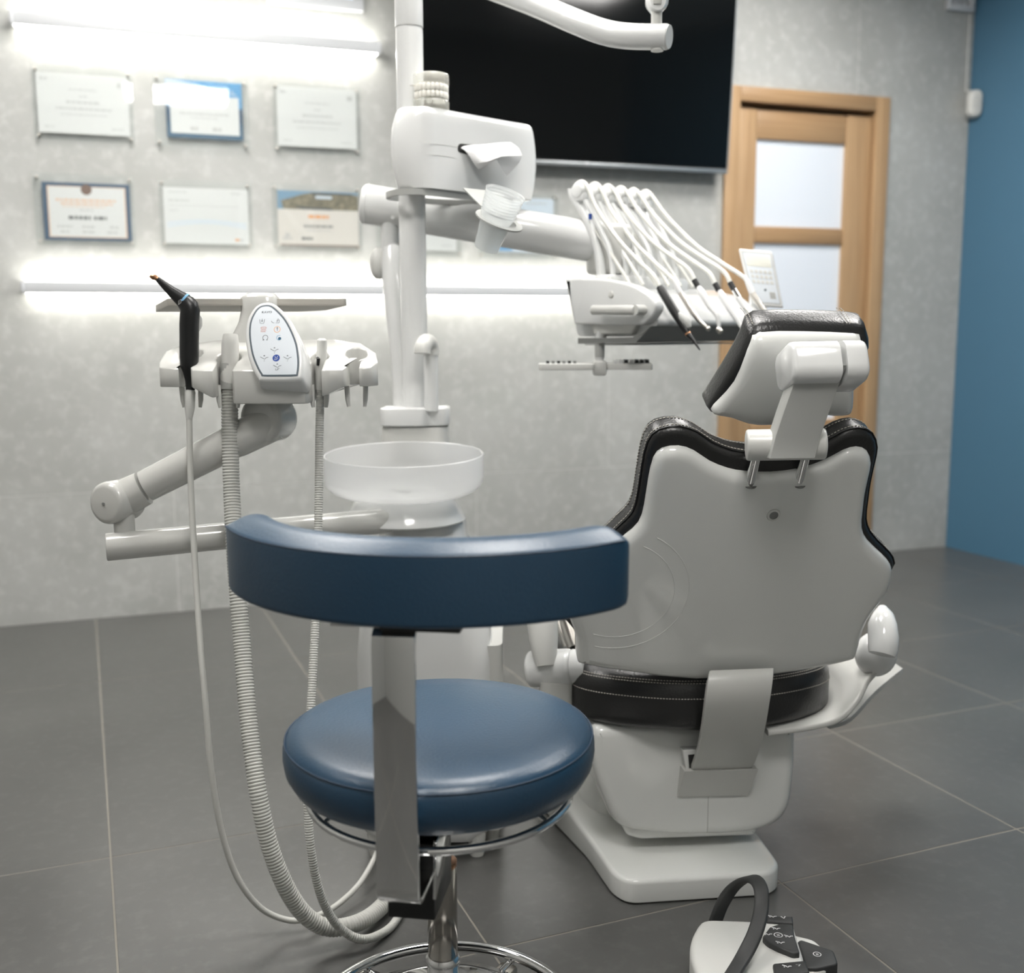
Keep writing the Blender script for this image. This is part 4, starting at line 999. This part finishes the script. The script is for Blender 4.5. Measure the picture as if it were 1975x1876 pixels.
# ------------------------------------------------------------------ dental chair
bl, br_ = onz(1190, 1748, 0), onz(1515, 1727, 0)
CO = (bl+br_)/2; CS = V((br_.x-bl.x, br_.y-bl.y, 0)).normalized(); CT = V((-CS.y, CS.x, 0))
CF = Fr(CO, CS, CT, Z)
chair = thing('dental_chair', 'white and black dental chair seen from behind, with headrest', 'dental chair', CO)
hw = (br_-bl).length/2
# base plate
bo = [(-hw+.02, 0), (hw-.03, 0), (hw, .03), (hw-.0, .2), (hw-.02, .7), (-hw-.02, .7), (-hw-.09, .48), (-hw-.062, .33), (-hw-.022, .18), (-hw-.001, .035)]
def basewarp(x, y, z):
    rise = .0 if y < .16 else .05*min(1, (y-.16)/.25)**1.5
    return (x, y, z+(rise if z > .02 else 0))
obj('base_plate', B().plate(round_poly(bo, .03, 4), CF, .003, .048, .009, 4, warp=basewarp, grid=.06, bev0=.003), M['shell'], chair, 45)
# column between base and body
b = B().loft([[CF.p(x*sx+dx, y*sy+cy, z) for x, y in rrect(.3, .3, .08)] for sx, sy, dx, cy, z in ((1.15, 1.2, -.015, .42, .05), (1.0, 1.1, -.01, .40, .09), (.9, 1, 0, .38, .14), (.9, 1, 0, .36, .28))])
obj('lift_column', b, M['shell'], chair, 50)
# body block under the seat
blk_o = onplane(1339, 1610, CO+CT*.09, CT); 
BK = Fr(CO+CT*.09, CS, Z, -CT)
bp = [BK.px(*q) for q in ((1143, 1400), (1140, 1440), (1152, 1510), (1170, 1560), (1188, 1592), (1215, 1606), (1300, 1614), (1400, 1614), (1480, 1604), (1512, 1585), (1528, 1555), (1537, 1480), (1538, 1400))]
obj('chair_body', B().plate(round_poly(bp, .02, 3), BK, -.42, 0, .022, 4), M['shell'], chair, 50)
lp = [BK.px(*q) for q in ((1196, 1580), (1476, 1580), (1464, 1620), (1240, 1628), (1212, 1620))]
obj('lower_lip', B().plate(round_poly(lp, .008, 3), BK, -.38, -.016, .01, 3), M['shell'], chair, 50)
c0 = BK.px(1366, 1536); c1 = BK.px(1366, 1606); obj('seam_line', B().box(BK, .0012, abs(c0[1]-c1[1]), .0015, (c0[0], (c0[1]+c1[1])/2, .0)), M['grey'], chair)
# seat shell and cushion
SC = Fr(CO+CT*.0, CS, CT, Z)
def sx_of(px, py, t): P = onplane(px, py, CO+CT*t, CT); return (P-CO).dot(CS), P.z
sl, zl = sx_of(1098, 1330, .15); sr, zr_ = sx_of(1596, 1330, .15)
ztop = sx_of(1350, 1308, .06)[1]; zbot = sx_of(1350, 1411, .045)[1]
cx_ = (sl+sr)/2; w2 = (sr-sl)/2
so = [(-w2*.62, .066), (-w2*.25, .036), (w2*.25, .034), (w2*.62, .058), (w2*.9, .1), (w2, .16), (w2, .3), (w2*.94, .5), (-w2*.94, .5), (-w2, .3), (-w2, .17), (-w2*.9, .11)]
so = [(x+cx_, y) for x, y in so]
sos = smooth(so, 3)
seat = obj('seat_cushion', B().plate(sos, CF, zbot, ztop+.016, .042, 6, bev0=.026), M['black_l'], chair, 60)
edge = inset(sos if area2(sos) > 0 else sos[::-1], .004)
for z_, ii in ((ztop-.030, -.0004), (ztop+.001, .0090), (ztop-.003, .0064)):
    e = inset(sos if area2(sos) > 0 else sos[::-1], ii); b = B()
    e = e[len(e)//2:]+e[:len(e)//2]
    e3 = resample([CF.p(x, y, z_) for x, y in e]+[CF.p(e[0][0], e[0][1], z_)], .0055)
    for a, c in zip(e3[::1], e3[1:]):
        if (a-CO).dot(CT) < .2: b.tube([a, a.lerp(c, .62)], .0009, 4)
    obj('stitching', b, M['stitch'], seat)['kind'] = 'stuff'
lo = [(cx_-w2*.8, .47), (cx_+w2*.8, .47), (cx_+w2*.62, 1.05), (cx_-w2*.62, 1.05)]
obj('leg_cushion', B().plate(round_poly(lo, .06), CF, ztop-.07, ztop, .025, 4, warp=lambda x, y, z: (x, y, z-.12*max(0, y-.5))), M['black_l'], chair, 60)
obj('leg_shell', B().plate(round_poly(lo, .06), CF, ztop-.11, ztop-.068, .015, 3, warp=lambda x, y, z: (x, y, z-.12*max(0, y-.5))), M['shell'], chair, 60)
# seat pan wing on the right
wr = smooth([at(1480, 1412, 1.99), at(1560, 1402, 2.0), at(1618, 1385, 2.01), at(1652, 1350, 2.02), at(1672, 1312, 2.03), at(1700, 1284, 2.04)], 4, False)
b = B(); rings = []
for i, p in enumerate(wr):
    T = (wr[min(i+1, len(wr)-1)]-wr[max(i-1, 0)]).normalized(); nr_ = CT.cross(T).normalized()
    rings.append([p+nr_*x+CT*y for x, y in round_poly([(-.006, -.006), (.006, -.006), (.006, .2), (-.006, .2)], .004, 2)])
obj('seat_wing', b.loft(rings), M['offwhite'], chair, 60)
ws = smooth([at(1600, 1402, 2.06), at(1640, 1388, 2.1), at(1690, 1335, 2.16), at(1742, 1292, 2.22)], 4, False)
b = B(); rings = []
for i, p in enumerate(ws):
    T = (ws[min(i+1, len(ws)-1)]-ws[max(i-1, 0)]).normalized(); nr_ = CT.cross(T).normalized()
    rings.append([p+nr_*x+CT*y for x, y in ((-.004, 0), (.004, 0), (.004, .12), (-.004, .12))])
obj('seat_bracket', b.loft(rings), M['grey'], chair, 60)
# back shell
LEAN = math.radians(23)
BV = (Z*math.cos(LEAN)-CT*math.sin(LEAN)); BN = CS.cross(BV)
if BN.dot(CT) > 0: BN = -BN
BP = Fr(at(1400, 1300, 1.925), CS, BV, BN)
sh_px = [(1316, 873), (1345, 881), (1375, 900), (1410, 913), (1443, 918), (1492, 919), (1548, 912), (1596, 897), (1634, 878), (1660, 872), (1681, 880), (1689, 903), (1684, 930), (1677, 962), (1673, 995), (1671, 1028), (1682, 1054), (1712, 1084), (1729, 1104), (1732, 1125), (1723, 1155), (1704, 1181), (1684, 1208), (1669, 1245), (1660, 1278), (1644, 1288), (1579, 1298), (1486, 1309), (1345, 1318), (1223, 1311), (1134, 1304), (1119, 1296), (1118, 1255), (1106, 1222), (1092, 1188), (1090, 1158), (1117, 1126), (1168, 1090), (1212, 1050), (1238, 1024), (1249, 990), (1257, 940), (1267, 898), (1284, 879)]
sh = [BP.px(*q) for q in sh_px]
shs = smooth(sh, 2)
if area2(shs) < 0: shs = shs[::-1]
def shellwarp(x, y, z):
    xc = x-.04
    return (x, y, z-.25*xc*xc-.03*max(0, y-.3)**2)
shell = obj('back_shell', B().plate(shs, BP, -.035, 0, .02, 5, warp=shellwarp, grid=.03, bev0=.004), M['shell'], chair, 60)
ycut = BP.px(1700, 1120)[1]
cu_o = [(a[0]*k+c[0]*(1-k), a[1]*k+c[1]*(1-k)) for a, c in zip(inset(shs, -.010), inset(shs, .02)) for k in (max(0, min(1, (a[1]-ycut+.05)/.06)),)]
cu_o = [(x, y+.019*max(0, min(1, (y-ycut-.06)/.14))) for x, y in cu_o]
cushion = obj('back_cushion', B().plate(cu_o, BP, -.080, -.016, .012, 4, warp=shellwarp, grid=.05, bev0=.026), M['black_l'], chair, 60)
for off, z_ in ((-.0106, -.054), (-.0108, -.030)):
    e = inset(shs, off); b = B()
    e3 = resample([BP.p(*shellwarp(x, y, z_)) for x, y in [(x, y+.019*max(0, min(1, (y-ycut-.06)/.14))) for x, y in e+[e[0]]]], .0058)
    zmin = BP.p(0, ycut+.015, 0).z
    for a, c in zip(e3, e3[1:]):
        if a.z > zmin: b.tube([a, a.lerp(c, .6)], .0009, 4)
    obj('stitching', b, M['stitch'], cushion)['kind'] = 'stuff'
e = inset(cu_o, -.0002); obj('edge_piping', B().tube([BP.p(*shellwarp(x, y, -.024)) for x, y in e], .0014, 6, closed=True), M['piping'], cushion)
# thin circular ridges on the shell, and the lock
kq_ = BP.px(1492, 993); kb = Fr(BP.p(*shellwarp(kq_[0], kq_[1], 0)), BP.x, BP.y, BP.z)
obj('lock_ring', B().lathe([(.0075, -.001), (.0075, .002), (.0108, .0022), (.0115, .0008), (.0115, -.001)], kb, 24), M['offwhite'], shell)
obj('lock_barrel', B().lathe([(.0005, .0012), (.0076, .0012), (.0076, -.001)], kb, 20), M['midgrey'], shell)
hq = BP.px(1190, 1150)
for rr in (.1, .125):
    P3 = []
    for k in range(64):
        x, y = hq[0]+rr*math.cos(2*PI*k/64), hq[1]+rr*math.sin(2*PI*k/64)
        P3.append((x, y))
    def inside(q):
        c_ = False
        pp = inset(shs, .03)
        for i in range(len(pp)):
            a, b_ = pp[i-1], pp[i]
            if (a[1] > q[1]) != (b_[1] > q[1]) and q[0] < (b_[0]-a[0])*(q[1]-a[1])/(b_[1]-a[1])+a[0]: c_ = not c_
        return c_
    ins = [q for q in P3 if inside(q) and q[0] > BP.px(1122, 1200)[0]+.004 and q[1] > BP.px(1200, 1300)[1]+.012]
    arcs = []
    for k in range(64):
        a, c = P3[k], P3[(k+1) % 64]
        if a in ins and c in ins: arcs.append((a, c))
    if arcs:
        b = B()
        st0 = [k for k in range(64) if P3[k] in ins and P3[k-1] not in ins]
        st0 = st0[0] if st0 else 0; run = []
        for k in range(64):
            q = P3[(st0+k) % 64]
            if q not in ins: break
            run.append(BP.p(*shellwarp(q[0], q[1], -.0001)))
        b.tube(run, .0007, 6); obj('shell_ridge', b, M['shell'], shell)
# support strap from the shell to the body
st = [at(1430, 1296, 1.90), at(1427, 1310, 1.885), at(1422, 1345, 1.89), at(1414, 1400, 1.93), at(1405, 1440, 1.97), at(1396, 1468, 2.0), at(1390, 1480, 2.02)]
sw = .118
b = B(); sp_ = smooth(st, 4, False); rings = []
for i, p in enumerate(sp_):
    T = (sp_[min(i+1, len(sp_)-1)]-sp_[max(i-1, 0)]).normalized(); nr_ = CS.cross(T).normalized()
    rings.append([p+CS*x+nr_*y for x, y in round_poly([(-sw/2, -.006), (sw/2, -.006), (sw/2, .006), (-sw/2, .006)], .003, 2)])
obj('back_strap', b.loft(rings), M['offwhite'], chair, 50)
obj('strap_slot', B().box(Fr(at(1430, 1303, 1.893), CS, CT, Z), .085, .006, .008), M['offwhite'], chair)
wt = [BK.px(*q) for q in ((1312, 1475), (1452, 1472))]; wb = [BK.px(*q) for q in ((1306, 1534), (1440, 1532))]
obj('strap_socket', B().loft([[BK.p(a[0], a[1], z0), BK.p(c[0], c[1], z0), BK.p(c[0], c[1], z1), BK.p(a[0], a[1], z1)] for a, c, z0, z1 in ((wt[0], wt[1], -.03, .03), (V(wt[0]).lerp(V(wb[0]), .5), V(wt[1]).lerp(V(wb[1]), .5), -.03, .019), (wb[0], wb[1], -.03, .004))]), M['offwhite'], chair, 20)
so_ = [BK.px(*q) for q in ((1312, 1440), (1345, 1438), (1345, 1475), (1318, 1476))]
obj('socket_frame', B().plate(so_, BK, -.03, .018, .002), M['shell'], chair)
so_ = [BK.px(*q) for q in ((1322, 1448), (1345, 1446), (1345, 1473), (1324, 1474))]
obj('socket_shade', B().plate(so_, BK, -.02, .0185, .001), M['opening_shade'], chair)  # solid dark plate; the socket's inner shade is in its colour
# headrest posts, lower hinge, arm, upper hinge
for (xa, ya, xb, yb2) in ((1447, 935, 1461, 868), (1541, 934, 1556, 866)):
    pa = onplane(xa, ya, BP.o-BN*.006, BN); dpa = (pa-CAM).dot(FW); pb = at(xb, yb2, dpa-.045)
    obj('post', B().cyl(pa+CT*.004, pb, .0082, seg=18), M['chrome'], chair)
    obj('post_bush', B().cyl(pa-(pb-pa)*.004, pa+(pb-pa)*.012, .0105, seg=18), M['midgrey'], chair)
hD = (onplane(1497, 935, BP.o, BN)-CAM).dot(FW)-.05
h_l, h_r = at(1459, 858, hD), at(1577, 856, hD-.01)
hax = (h_r-h_l).normalized()
obj('lower_hinge', B().cyl(h_l-hax*.016, h_r+hax*.012, .0245, seg=32, bev=.004), M['offwhite'], chair)
u_l, u_r = at(1520, 708, 1.63), at(1650, 706, 1.62)
# arm between the hinges
AM = [at(1523, 862, 1.752), at(1523, 870, 1.742)]
armp_ = [at(1524, 882, hD-.026), at(1535, 840, hD-.03), at(1552, 790, hD-.05), at(1572, 735, 1.615), at(1583, 705, 1.595)]
aw = .068
asec = round_poly([(-aw/2, -.024), (aw/2, -.024), (aw/2, .010), (-aw/2, .010)], .003, 2)
obj('headrest_arm', B().loft([[p+hax*x-CT*y for x, y in asec] for p in armp_]), M['grey'], chair, 40)
uax = (u_r-u_l).normalized()
def hubring(P, r1, r2): return [P+(CT*.92-Z*.39)*x+(Z*.92+CT*.39)*y for x, y in rrect(r1*2.5, r2*1.86, min(r1, r2)*.62, 6)]
obj('upper_hinge', B().loft([hubring(u_l-uax*.006+uax*q, .032*k, .034*k) for q, k in ((0, .88), (.003, .97), (.007, 1), (.070, 1))]), M['white'], chair, 45)
obj('upper_hinge_cap', B().loft([hubring(u_l+uax*q, .033*k, .0345*k) for q, k in ((.0715, 1), (.098, 1), (.102, .96), (.104, .88))]), M['white'], chair, 45)
# headrest shell and cushion
TH = math.radians(30)
HD = (CT*math.sin(TH)-Z*math.cos(TH))            # down along the pad
HN = CS.cross(HD); 
if HN.dot(CT) > 0: HN = -HN                       # facing back and down
HF = Fr(at(1570, 652, 1.69), CS, -HD, HN)
hs_px = [(1474, 657), (1560, 655), (1655, 658), (1668, 664), (1668, 690), (1655, 730), (1650, 760), (1649, 792), (1640, 806), (1610, 808), (1586, 806), (1545, 815), (1510, 823), (1478, 826), (1447, 824), (1413, 812), (1388, 808), (1376, 800), (1392, 778), (1420, 742), (1440, 700), (1455, 672)]
hsl = [HF.px(*q) for q in hs_px]; hss = smooth(hsl, 2)
if area2(hss) < 0: hss = hss[::-1]
hcx = sum(q[0] for q in hss)/len(hss)
hy0 = min(q[1] for q in hss); hy1 = max(q[1] for q in hss)
def hwarp(x, y, z):
    k = (hy1-y)/(hy1-hy0)
    return (x, y, z-.15*(x-hcx)**2-.012*max(0, 1-k*4)**2+.004*math.sin(PI*k))
hshell = obj('headrest_shell', B().plate(hss, HF, -.028, 0, .014, 4, warp=hwarp, grid=.02, bev0=.004), M['shell'], chair, 60)
hc = inset(hss, -.006)
hc = [(hcx+(x-hcx)*1.03+.006-(.034*max(0, min(1, ((hy1-y)/(hy1-hy0)-.2)*1.6)) if x > hcx else 0), y+ (.004 if y > hy1-.05 else 0)) for x, y in hc]
hTL = min(hc, key=lambda q: q[0]-2*q[1]); hBL = min(hc, key=lambda q: q[0])
hc = [(min(x, hBL[0]+(hTL[0]-hBL[0])*(y-hBL[1])/(hTL[1]-hBL[1])) if x < hcx and hBL[1] < y < hTL[1] else x, y) for x, y in hc]
hcush = obj('headrest_cushion', B().plate(hc, HF, -.075, -.014, .014, 4, warp=hwarp, grid=.03, bev0=.018), M['black_l'], chair, 60)
e = inset(hc, -.0006); b = B()
for x_ in (HF.px(1462, 640)[0], HF.px(1655, 640)[0]):
    for dx in (-.003, .003):
        P3 = resample([HF.p(*hwarp(x_+dx-.02*k/8*(0), max(q[1] for q in hc)+.0008-.004*abs(1-k/4)**2, -.072+.056*k/8)) for k in range(9)], .0055)
        for a, c in zip(P3, P3[1:]): b.tube([a, a.lerp(c, .6)], .0008, 4)
obj('stitching', b, M['stitch'], hcush)['kind'] = 'stuff'
# armrests
b = B().tube([at(1046, 1190, 2.06), at(1048, 1230, 2.05), at(1051, 1262, 2.04), at(1053, 1284, 2.035)], [.031, .029, .024, .019], 20, sy=.8)
b.tube([at(1040, 1130, 2.2), at(1043, 1160, 2.11), at(1046, 1192, 2.06)], [.026, .029, .031], 20, sy=.8)
al = obj('armrest', b, M['offwhite'], chair, 60)
hl, hr = at(1019, 1290, 2.08), at(1112, 1286, 2.05)
hd_ = (hr-hl).normalized()
obj('armrest_hub', B().cyl(hl, hr-hd_*.006, .036, seg=36, bev=.01).cyl(hr-hd_*.006, hr+hd_*.02, .0345, .032, seg=36), M['white'], chair)
obj('hub_stem', B().loft([[at(1075, 1310, 2.06)+CS*x*sx+CT*y-Z*zz for x, y in rrect(.07, .06, .02)] for sx, zz in ((1, 0), (.9, .05), (.8, .12))]), M['offwhite'], chair, 50)
obj('support_rod', B().tube([at(1100, 1262, 2.15), at(1085, 1220, 2.2), at(1060, 1150, 2.3)], .009, 14), M['steel'], chair)
obj('hydraulic_link', B().tube([at(1112, 1250, 2.1), at(1098, 1205, 2.13), at(1090, 1160, 2.16)], .018, 14), M['steel'], chair)
b = B().tube([at(1702, 1174, 2.02), at(1703, 1190, 2.0), at(1702, 1206, 1.985), at(1704, 1230, 1.975), at(1703, 1252, 1.97), at(1701, 1262, 1.968)], [.010, .021, .0265, .0275, .027, .024], 22)
obj('armrest', b, M['white'], chair, 60)
b = B().sphere(at(1689, 1261, 2.05), (.040, .035, .043), Fr((0, 0, 0), CS, CT, Z), 28, 18)
obj('armrest_hub', b, M['white'], chair, 60)


# ------------------------------------------------------------------ blue stool
S = floor_xy(at(848, 1395, 1.426))
stool = thing('operator_stool', 'blue leather stool with round seat, curved backrest and chrome post', 'stool', S)
SFm = Fr(S, RH, FH, Z)
prof = [(.02, .448), (.15, .448), (.178, .450), (.194, .458), (.203, .474), (.2055, .49), (.205, .502), (.202, .511), (.194, .518), (.18, .5225), (.14, .5255), (.08, .5265), (.01, .5268)]
seat_o = obj('seat', B().lathe(prof, SFm, 72), M['blue'], stool, 70)
obj('seam', B().tube([SFm.p(.2026*math.cos(2*PI*k/72), .2026*math.sin(2*PI*k/72), .5112) for k in range(72)], .0011, 6, closed=True), M['blue_seam'], seat_o)
obj('seat_pan', B().lathe([(.02, .436), (.12, .436), (.15, .4485), (.02, .4485)], SFm, 40), M['black'], stool)
rr = .173; zr = .428
obj('lift_ring', B().tube([SFm.p(rr*math.cos(2*PI*k/72), rr*math.sin(2*PI*k/72), zr) for k in range(72)], .0055, 10, closed=True), M['chrome'], stool)
for a in (215, 325, 90):
    ca_, sa_ = math.cos(math.radians(a)), math.sin(math.radians(a))
    obj('ring_bracket', B().tube([SFm.p(rr*ca_, rr*sa_, zr), SFm.p((rr-.02)*ca_, (rr-.02)*sa_, zr+.008), SFm.p((rr-.05)*ca_, (rr-.05)*sa_, zr+.012)], .003, 8), M['chrome'], stool)
# curved backrest: band swept on an arc
K = V((0, 0, 0))+RH*-.0796+FH*1.416; bdir = (RH*-.212-FH*.977).normalized(); bside = V((-bdir.y, bdir.x, 0))
if bside.dot(RH) < 0: bside = -bside
Rb, HA, ZB = .265, math.radians(61), .76
arc = [K+(bdir*math.cos(a)+bside*math.sin(a))*Rb+Z*ZB for a in [(-HA+2*HA*k/56) for k in range(57)]]
secp = round_poly([(-.03, -.040), (.0295, -.043), (.0305, .0385), (-.002, .0535), (-.03, .0465)], [.012, .007, .005, .03, .014], 5)
def bsec(u):
    e = min(u, 1-u)*56
    k = 1 if e > 2.5 else (.74, .93, .985)[int(round(e))]
    return [(x*k, y*(.35+.65*k)) for x, y in secp]
bo_ = obj('backrest', B().sweep(arc, bsec, Z), M['blue'], stool, 70)
for rad_, z_ in ((Rb+.0296, ZB+.0375),):
    obj('seam', B().tube([K+(bdir*math.cos(a)+bside*math.sin(a))*rad_+Z*z_ for a in [(-HA+.06+(2*HA-.12)*k/56) for k in range(57)]], .0011, 6), M['blue_seam'], bo_)
# chrome back bar, bent under the seat
bar0 = RH*-.1313+FH*1.143
toS = (S-bar0); toS.z = 0; toS.normalize(); bx = V((-toS.y, toS.x, 0))
if bx.dot(RH) < 0: bx = -bx
zt_ = .7115
pth = [bar0+toS*.05+Z*zt_, bar0+toS*.02+Z*zt_, bar0+toS*.009+Z*(zt_-.003), bar0+toS*.002+Z*(zt_-.009), bar0+Z*(zt_-.018), bar0+Z*.6, bar0+Z*.5, bar0+Z*.41, bar0+Z*.404, bar0+toS*.003+Z*.396, bar0+toS*.010+Z*.3905, bar0+toS*.018+Z*.389, bar0+toS*.05+Z*.389, bar0+toS*.14+Z*.389]
bar_s = round_poly([(-.0248, -.0035), (.0248, -.0035), (.0248, .0035), (-.0248, .0035)], .0015, 2)
b = B(); rings = []
for i, p in enumerate(pth):
    a, c = pth[max(i-1, 0)], pth[min(i+1, len(pth)-1)]; T = (c-a).normalized(); nrm = bx.cross(T).normalized()
    rings.append([p+bx*x+nrm*y for x, y in bar_s])
b.loft(rings); obj('back_bar', b, M['chrome'], stool, 30)
mp_ = Fr(bar0+toS*.02+Z*.7155, bx, toS, Z)
obj('mount_plate', B().plate(round_poly([(-.075, -.012), (.07, -.012), (.07, .03), (-.075, .03)], .004), mp_, -.0045, .0, .001), M['offwhite'], stool)
obj('mount_block', B().box(mp_, .09, .03, .006, (.03, -.006, -.002), .001), M['black'], stool)
br0 = bar0+toS*.128
bf = Fr(V((br0.x, br0.y, .40)), bx, toS, Z)
obj('bar_bracket', B().box(bf, .06, .1, .05, (-.006, .0, .0), .004).box(bf, .05, .1, .05, (.0, .04, .035), .004), M['black'], stool)
obj('bracket_foot', B().box(bf, .06, .1, .06, (-.008, .01, -.05), .003), M['black'], stool)
obj('clamp_plate', B().plate([(-.06, -.04), (.05, .012), (.05, .03), (-.05, .03)], Fr(bf.p(.026, .0, .0), toS, Z), -.002, .002, .0008), M['chrome'], stool)
# gas spring column
obj('inner_rod', B().cyl(S+Z*.30, S+Z*.44, .0085, seg=20), M['steel'], stool)
obj('outer_tube', B().lathe([(.0195, .19), (.0205, .192), (.0205, .322), (.0165, .326), (.0165, .30)], SFm, 32), M['chrome_d'], stool)
obj('column_collar', B().lathe([(.016, .3225), (.0205, .3205), (.021, .324), (.0205, .327), (.009, .328)], SFm, 32), M['copper'], stool)
obj('column_sleeve', B().lathe([(.0205, .11), (.0225, .13), (.0222, .176), (.0236, .180), (.0236, .186), (.0205, .190)], SFm, 32), M['chrome'], stool)
obj('base_dome', B().lathe([(.146, .080), (.148, .086), (.142, .092), (.105, .109), (.065, .124), (.03, .134), (.022, .138), (.01, .138)], SFm, 56), M['chrome'], stool, 60)
obj('foot_ring', B().tube([SFm.p(.19*math.cos(2*PI*k/80), .19*math.sin(2*PI*k/80), .086) for k in range(80)], .0085, 14, closed=True), M['chrome'], stool)
for k in range(5):
    a = math.radians(60+72*k); d = RH*math.cos(a)+FH*math.sin(a); P = S+d*.166
    obj('spoke', B().tube([S+d*.1+Z*.076, S+d*.19+Z*.078], .006, 10), M['chrome'], stool)
    cfm_ = Fr(P, d, Z.cross(d), Z)
    ch = obj('caster_housing', B().box(cfm_,   .036, .03, .03, (0, 0, .064), .007), M['steel'], stool)
    for sg in (-1, 1): obj('caster_wheel', B().cyl(cfm_.p(.004, sg*.006, .025), cfm_.p(.004, sg*.021, .025), .0248, seg=20, bev=.003), M['black'], ch)

# ------------------------------------------------------------------ foot control
FCp = onz(1455, 1830, 0)
ftc = thing('foot_control', 'white foot control pedal with black buttons and an arched carrying handle', 'foot pedal', FCp)
fz = .062
PL = Fr(V((0, 0, 0)), V((1, 0, 0)), V((0, 1, 0)), Z)
def fp(x, y, z=fz): P = onz(x, y, z); return (P.x, P.y)
hpx = [(1352, 1769), (1450, 1772), (1530, 1778), (1537, 1800), (1552, 1846), (1556, 1880), (1545, 1935), (1420, 1960), (1362, 1930), (1345, 1878), (1330, 1840), (1331, 1806)]
ho = [fp(*q) for q in hpx]
hw_ = B().plate(round_poly(ho, [.02, .05, .01, .02, .02, .02, .03, .03, .03, .04, .03, .03], 4), PL, .004, fz, .012, 4, bev0=.003)
obj('pedal_body', hw_, M['matt'], ftc, 50)
def fplate(nm, pts, m, r, z0, z1, par=ftc, bev=.003):
    return obj(nm, B().plate(round_poly([fp(*q, z1) for q in pts], r, 3), PL, z0, z1, bev, 3), M[m], par)
fplate('wing_plate', [(1520, 1800), (1570, 1812), (1600, 1840), (1595, 1872), (1540, 1880)], 'matt', .01, .004, .05)
k1 = fplate('button_pad', [(1470, 1806), (1485, 1786), (1505, 1780), (1529, 1781), (1533, 1805), (1543, 1836), (1530, 1838), (1500, 1826), (1480, 1816)], 'rubber', .004, fz-.004, fz+.009)
k2 = fplate('button_pad', [(1478, 1766), (1529, 1766), (1530, 1780), (1478, 1776)], 'rubber', .003, fz-.03, fz+.004)
k3 = fplate('side_pedal', [(1538, 1814), (1545, 1811), (1608, 1832), (1617, 1858), (1575, 1867), (1556, 1866)], 'rubber', .006, .03, .056)
k4 = fplate('button_pad', [(1490, 1857), (1553, 1851), (1562, 1874), (1495, 1884)], 'rubber', .004, fz-.02, fz+.006)
chi = [[(-1.1, .5), (-.3, .1), (.1, -.5), (.5, 0), (1.1, .0)], [(-.9, -.2), (-.6, -.4)]]
def ficon(par, x, y, z, lines, k=.0062, wd=.0019):
    P = onz(x, y, z); fr = Fr(P, RH, FH, Z); obj('icon', strokes(B(), fr, lines, wd, .0003, (0, 0), k), M['icon'], par, flat=True)
for x, y in ((1497, 1790), (1481, 1801), (1521, 1805), (1505, 1817)):
    ficon(k1, x, y, fz+.009, chi)
ficon(k1, 1501, 1803, fz+.009, [circ(1.2, 14), [(-.4, .2), (.4, .2)], [(-.4, -.3), (.4, -.3)]], .0055, .0014)
ficon(k2, 1490, 1767, fz+.004, chi); ficon(k2, 1511, 1769, fz+.004, [[(-.6, .5), (0, -.5), (.6, .5)]])
ficon(k3, 1576, 1840, .056, [circ(1.2, 14), [(-.4, .2), (.4, .2)], [(-.4, -.3), (.4, -.3)]], .005, .0013)
ficon(k4, 1518, 1863, fz+.006, chi); ficon(k4, 1540, 1861, fz+.006, [[(-.8, .3), (.8, .3)], [(-.2, -.4), (.2, -.4), (.5, .3), (-.5, .3)]], .0048, .0012)
hd = [at(1378, 1782, 1.83), at(1392, 1745, 1.825), at(1412, 1714, 1.82), at(1435, 1697, 1.80), at(1456, 1696, 1.77), at(1468, 1716, 1.74), at(1468, 1755, 1.715), at(1456, 1800, 1.68), at(1434, 1845, 1.65), at(1410, 1885, 1.61), at(1394, 1915, 1.585)]
hn_ = (RH*.95+FH*.2+Z*.12).normalized(); hpts = smooth(hd, 4, False); b = B(); rings = []
for i, p in enumerate(hpts):
    T = (hpts[min(i+1, len(hpts)-1)]-hpts[max(i-1, 0)]).normalized(); nn = (hn_-T*hn_.dot(T)).normalized(); q = T.cross(nn)
    rings.append([p+nn*x+q*y for x, y in rrect(.0235, .010, .004, 3)])
obj('carry_handle', b.loft(rings), M['rubber'], ftc, 50)
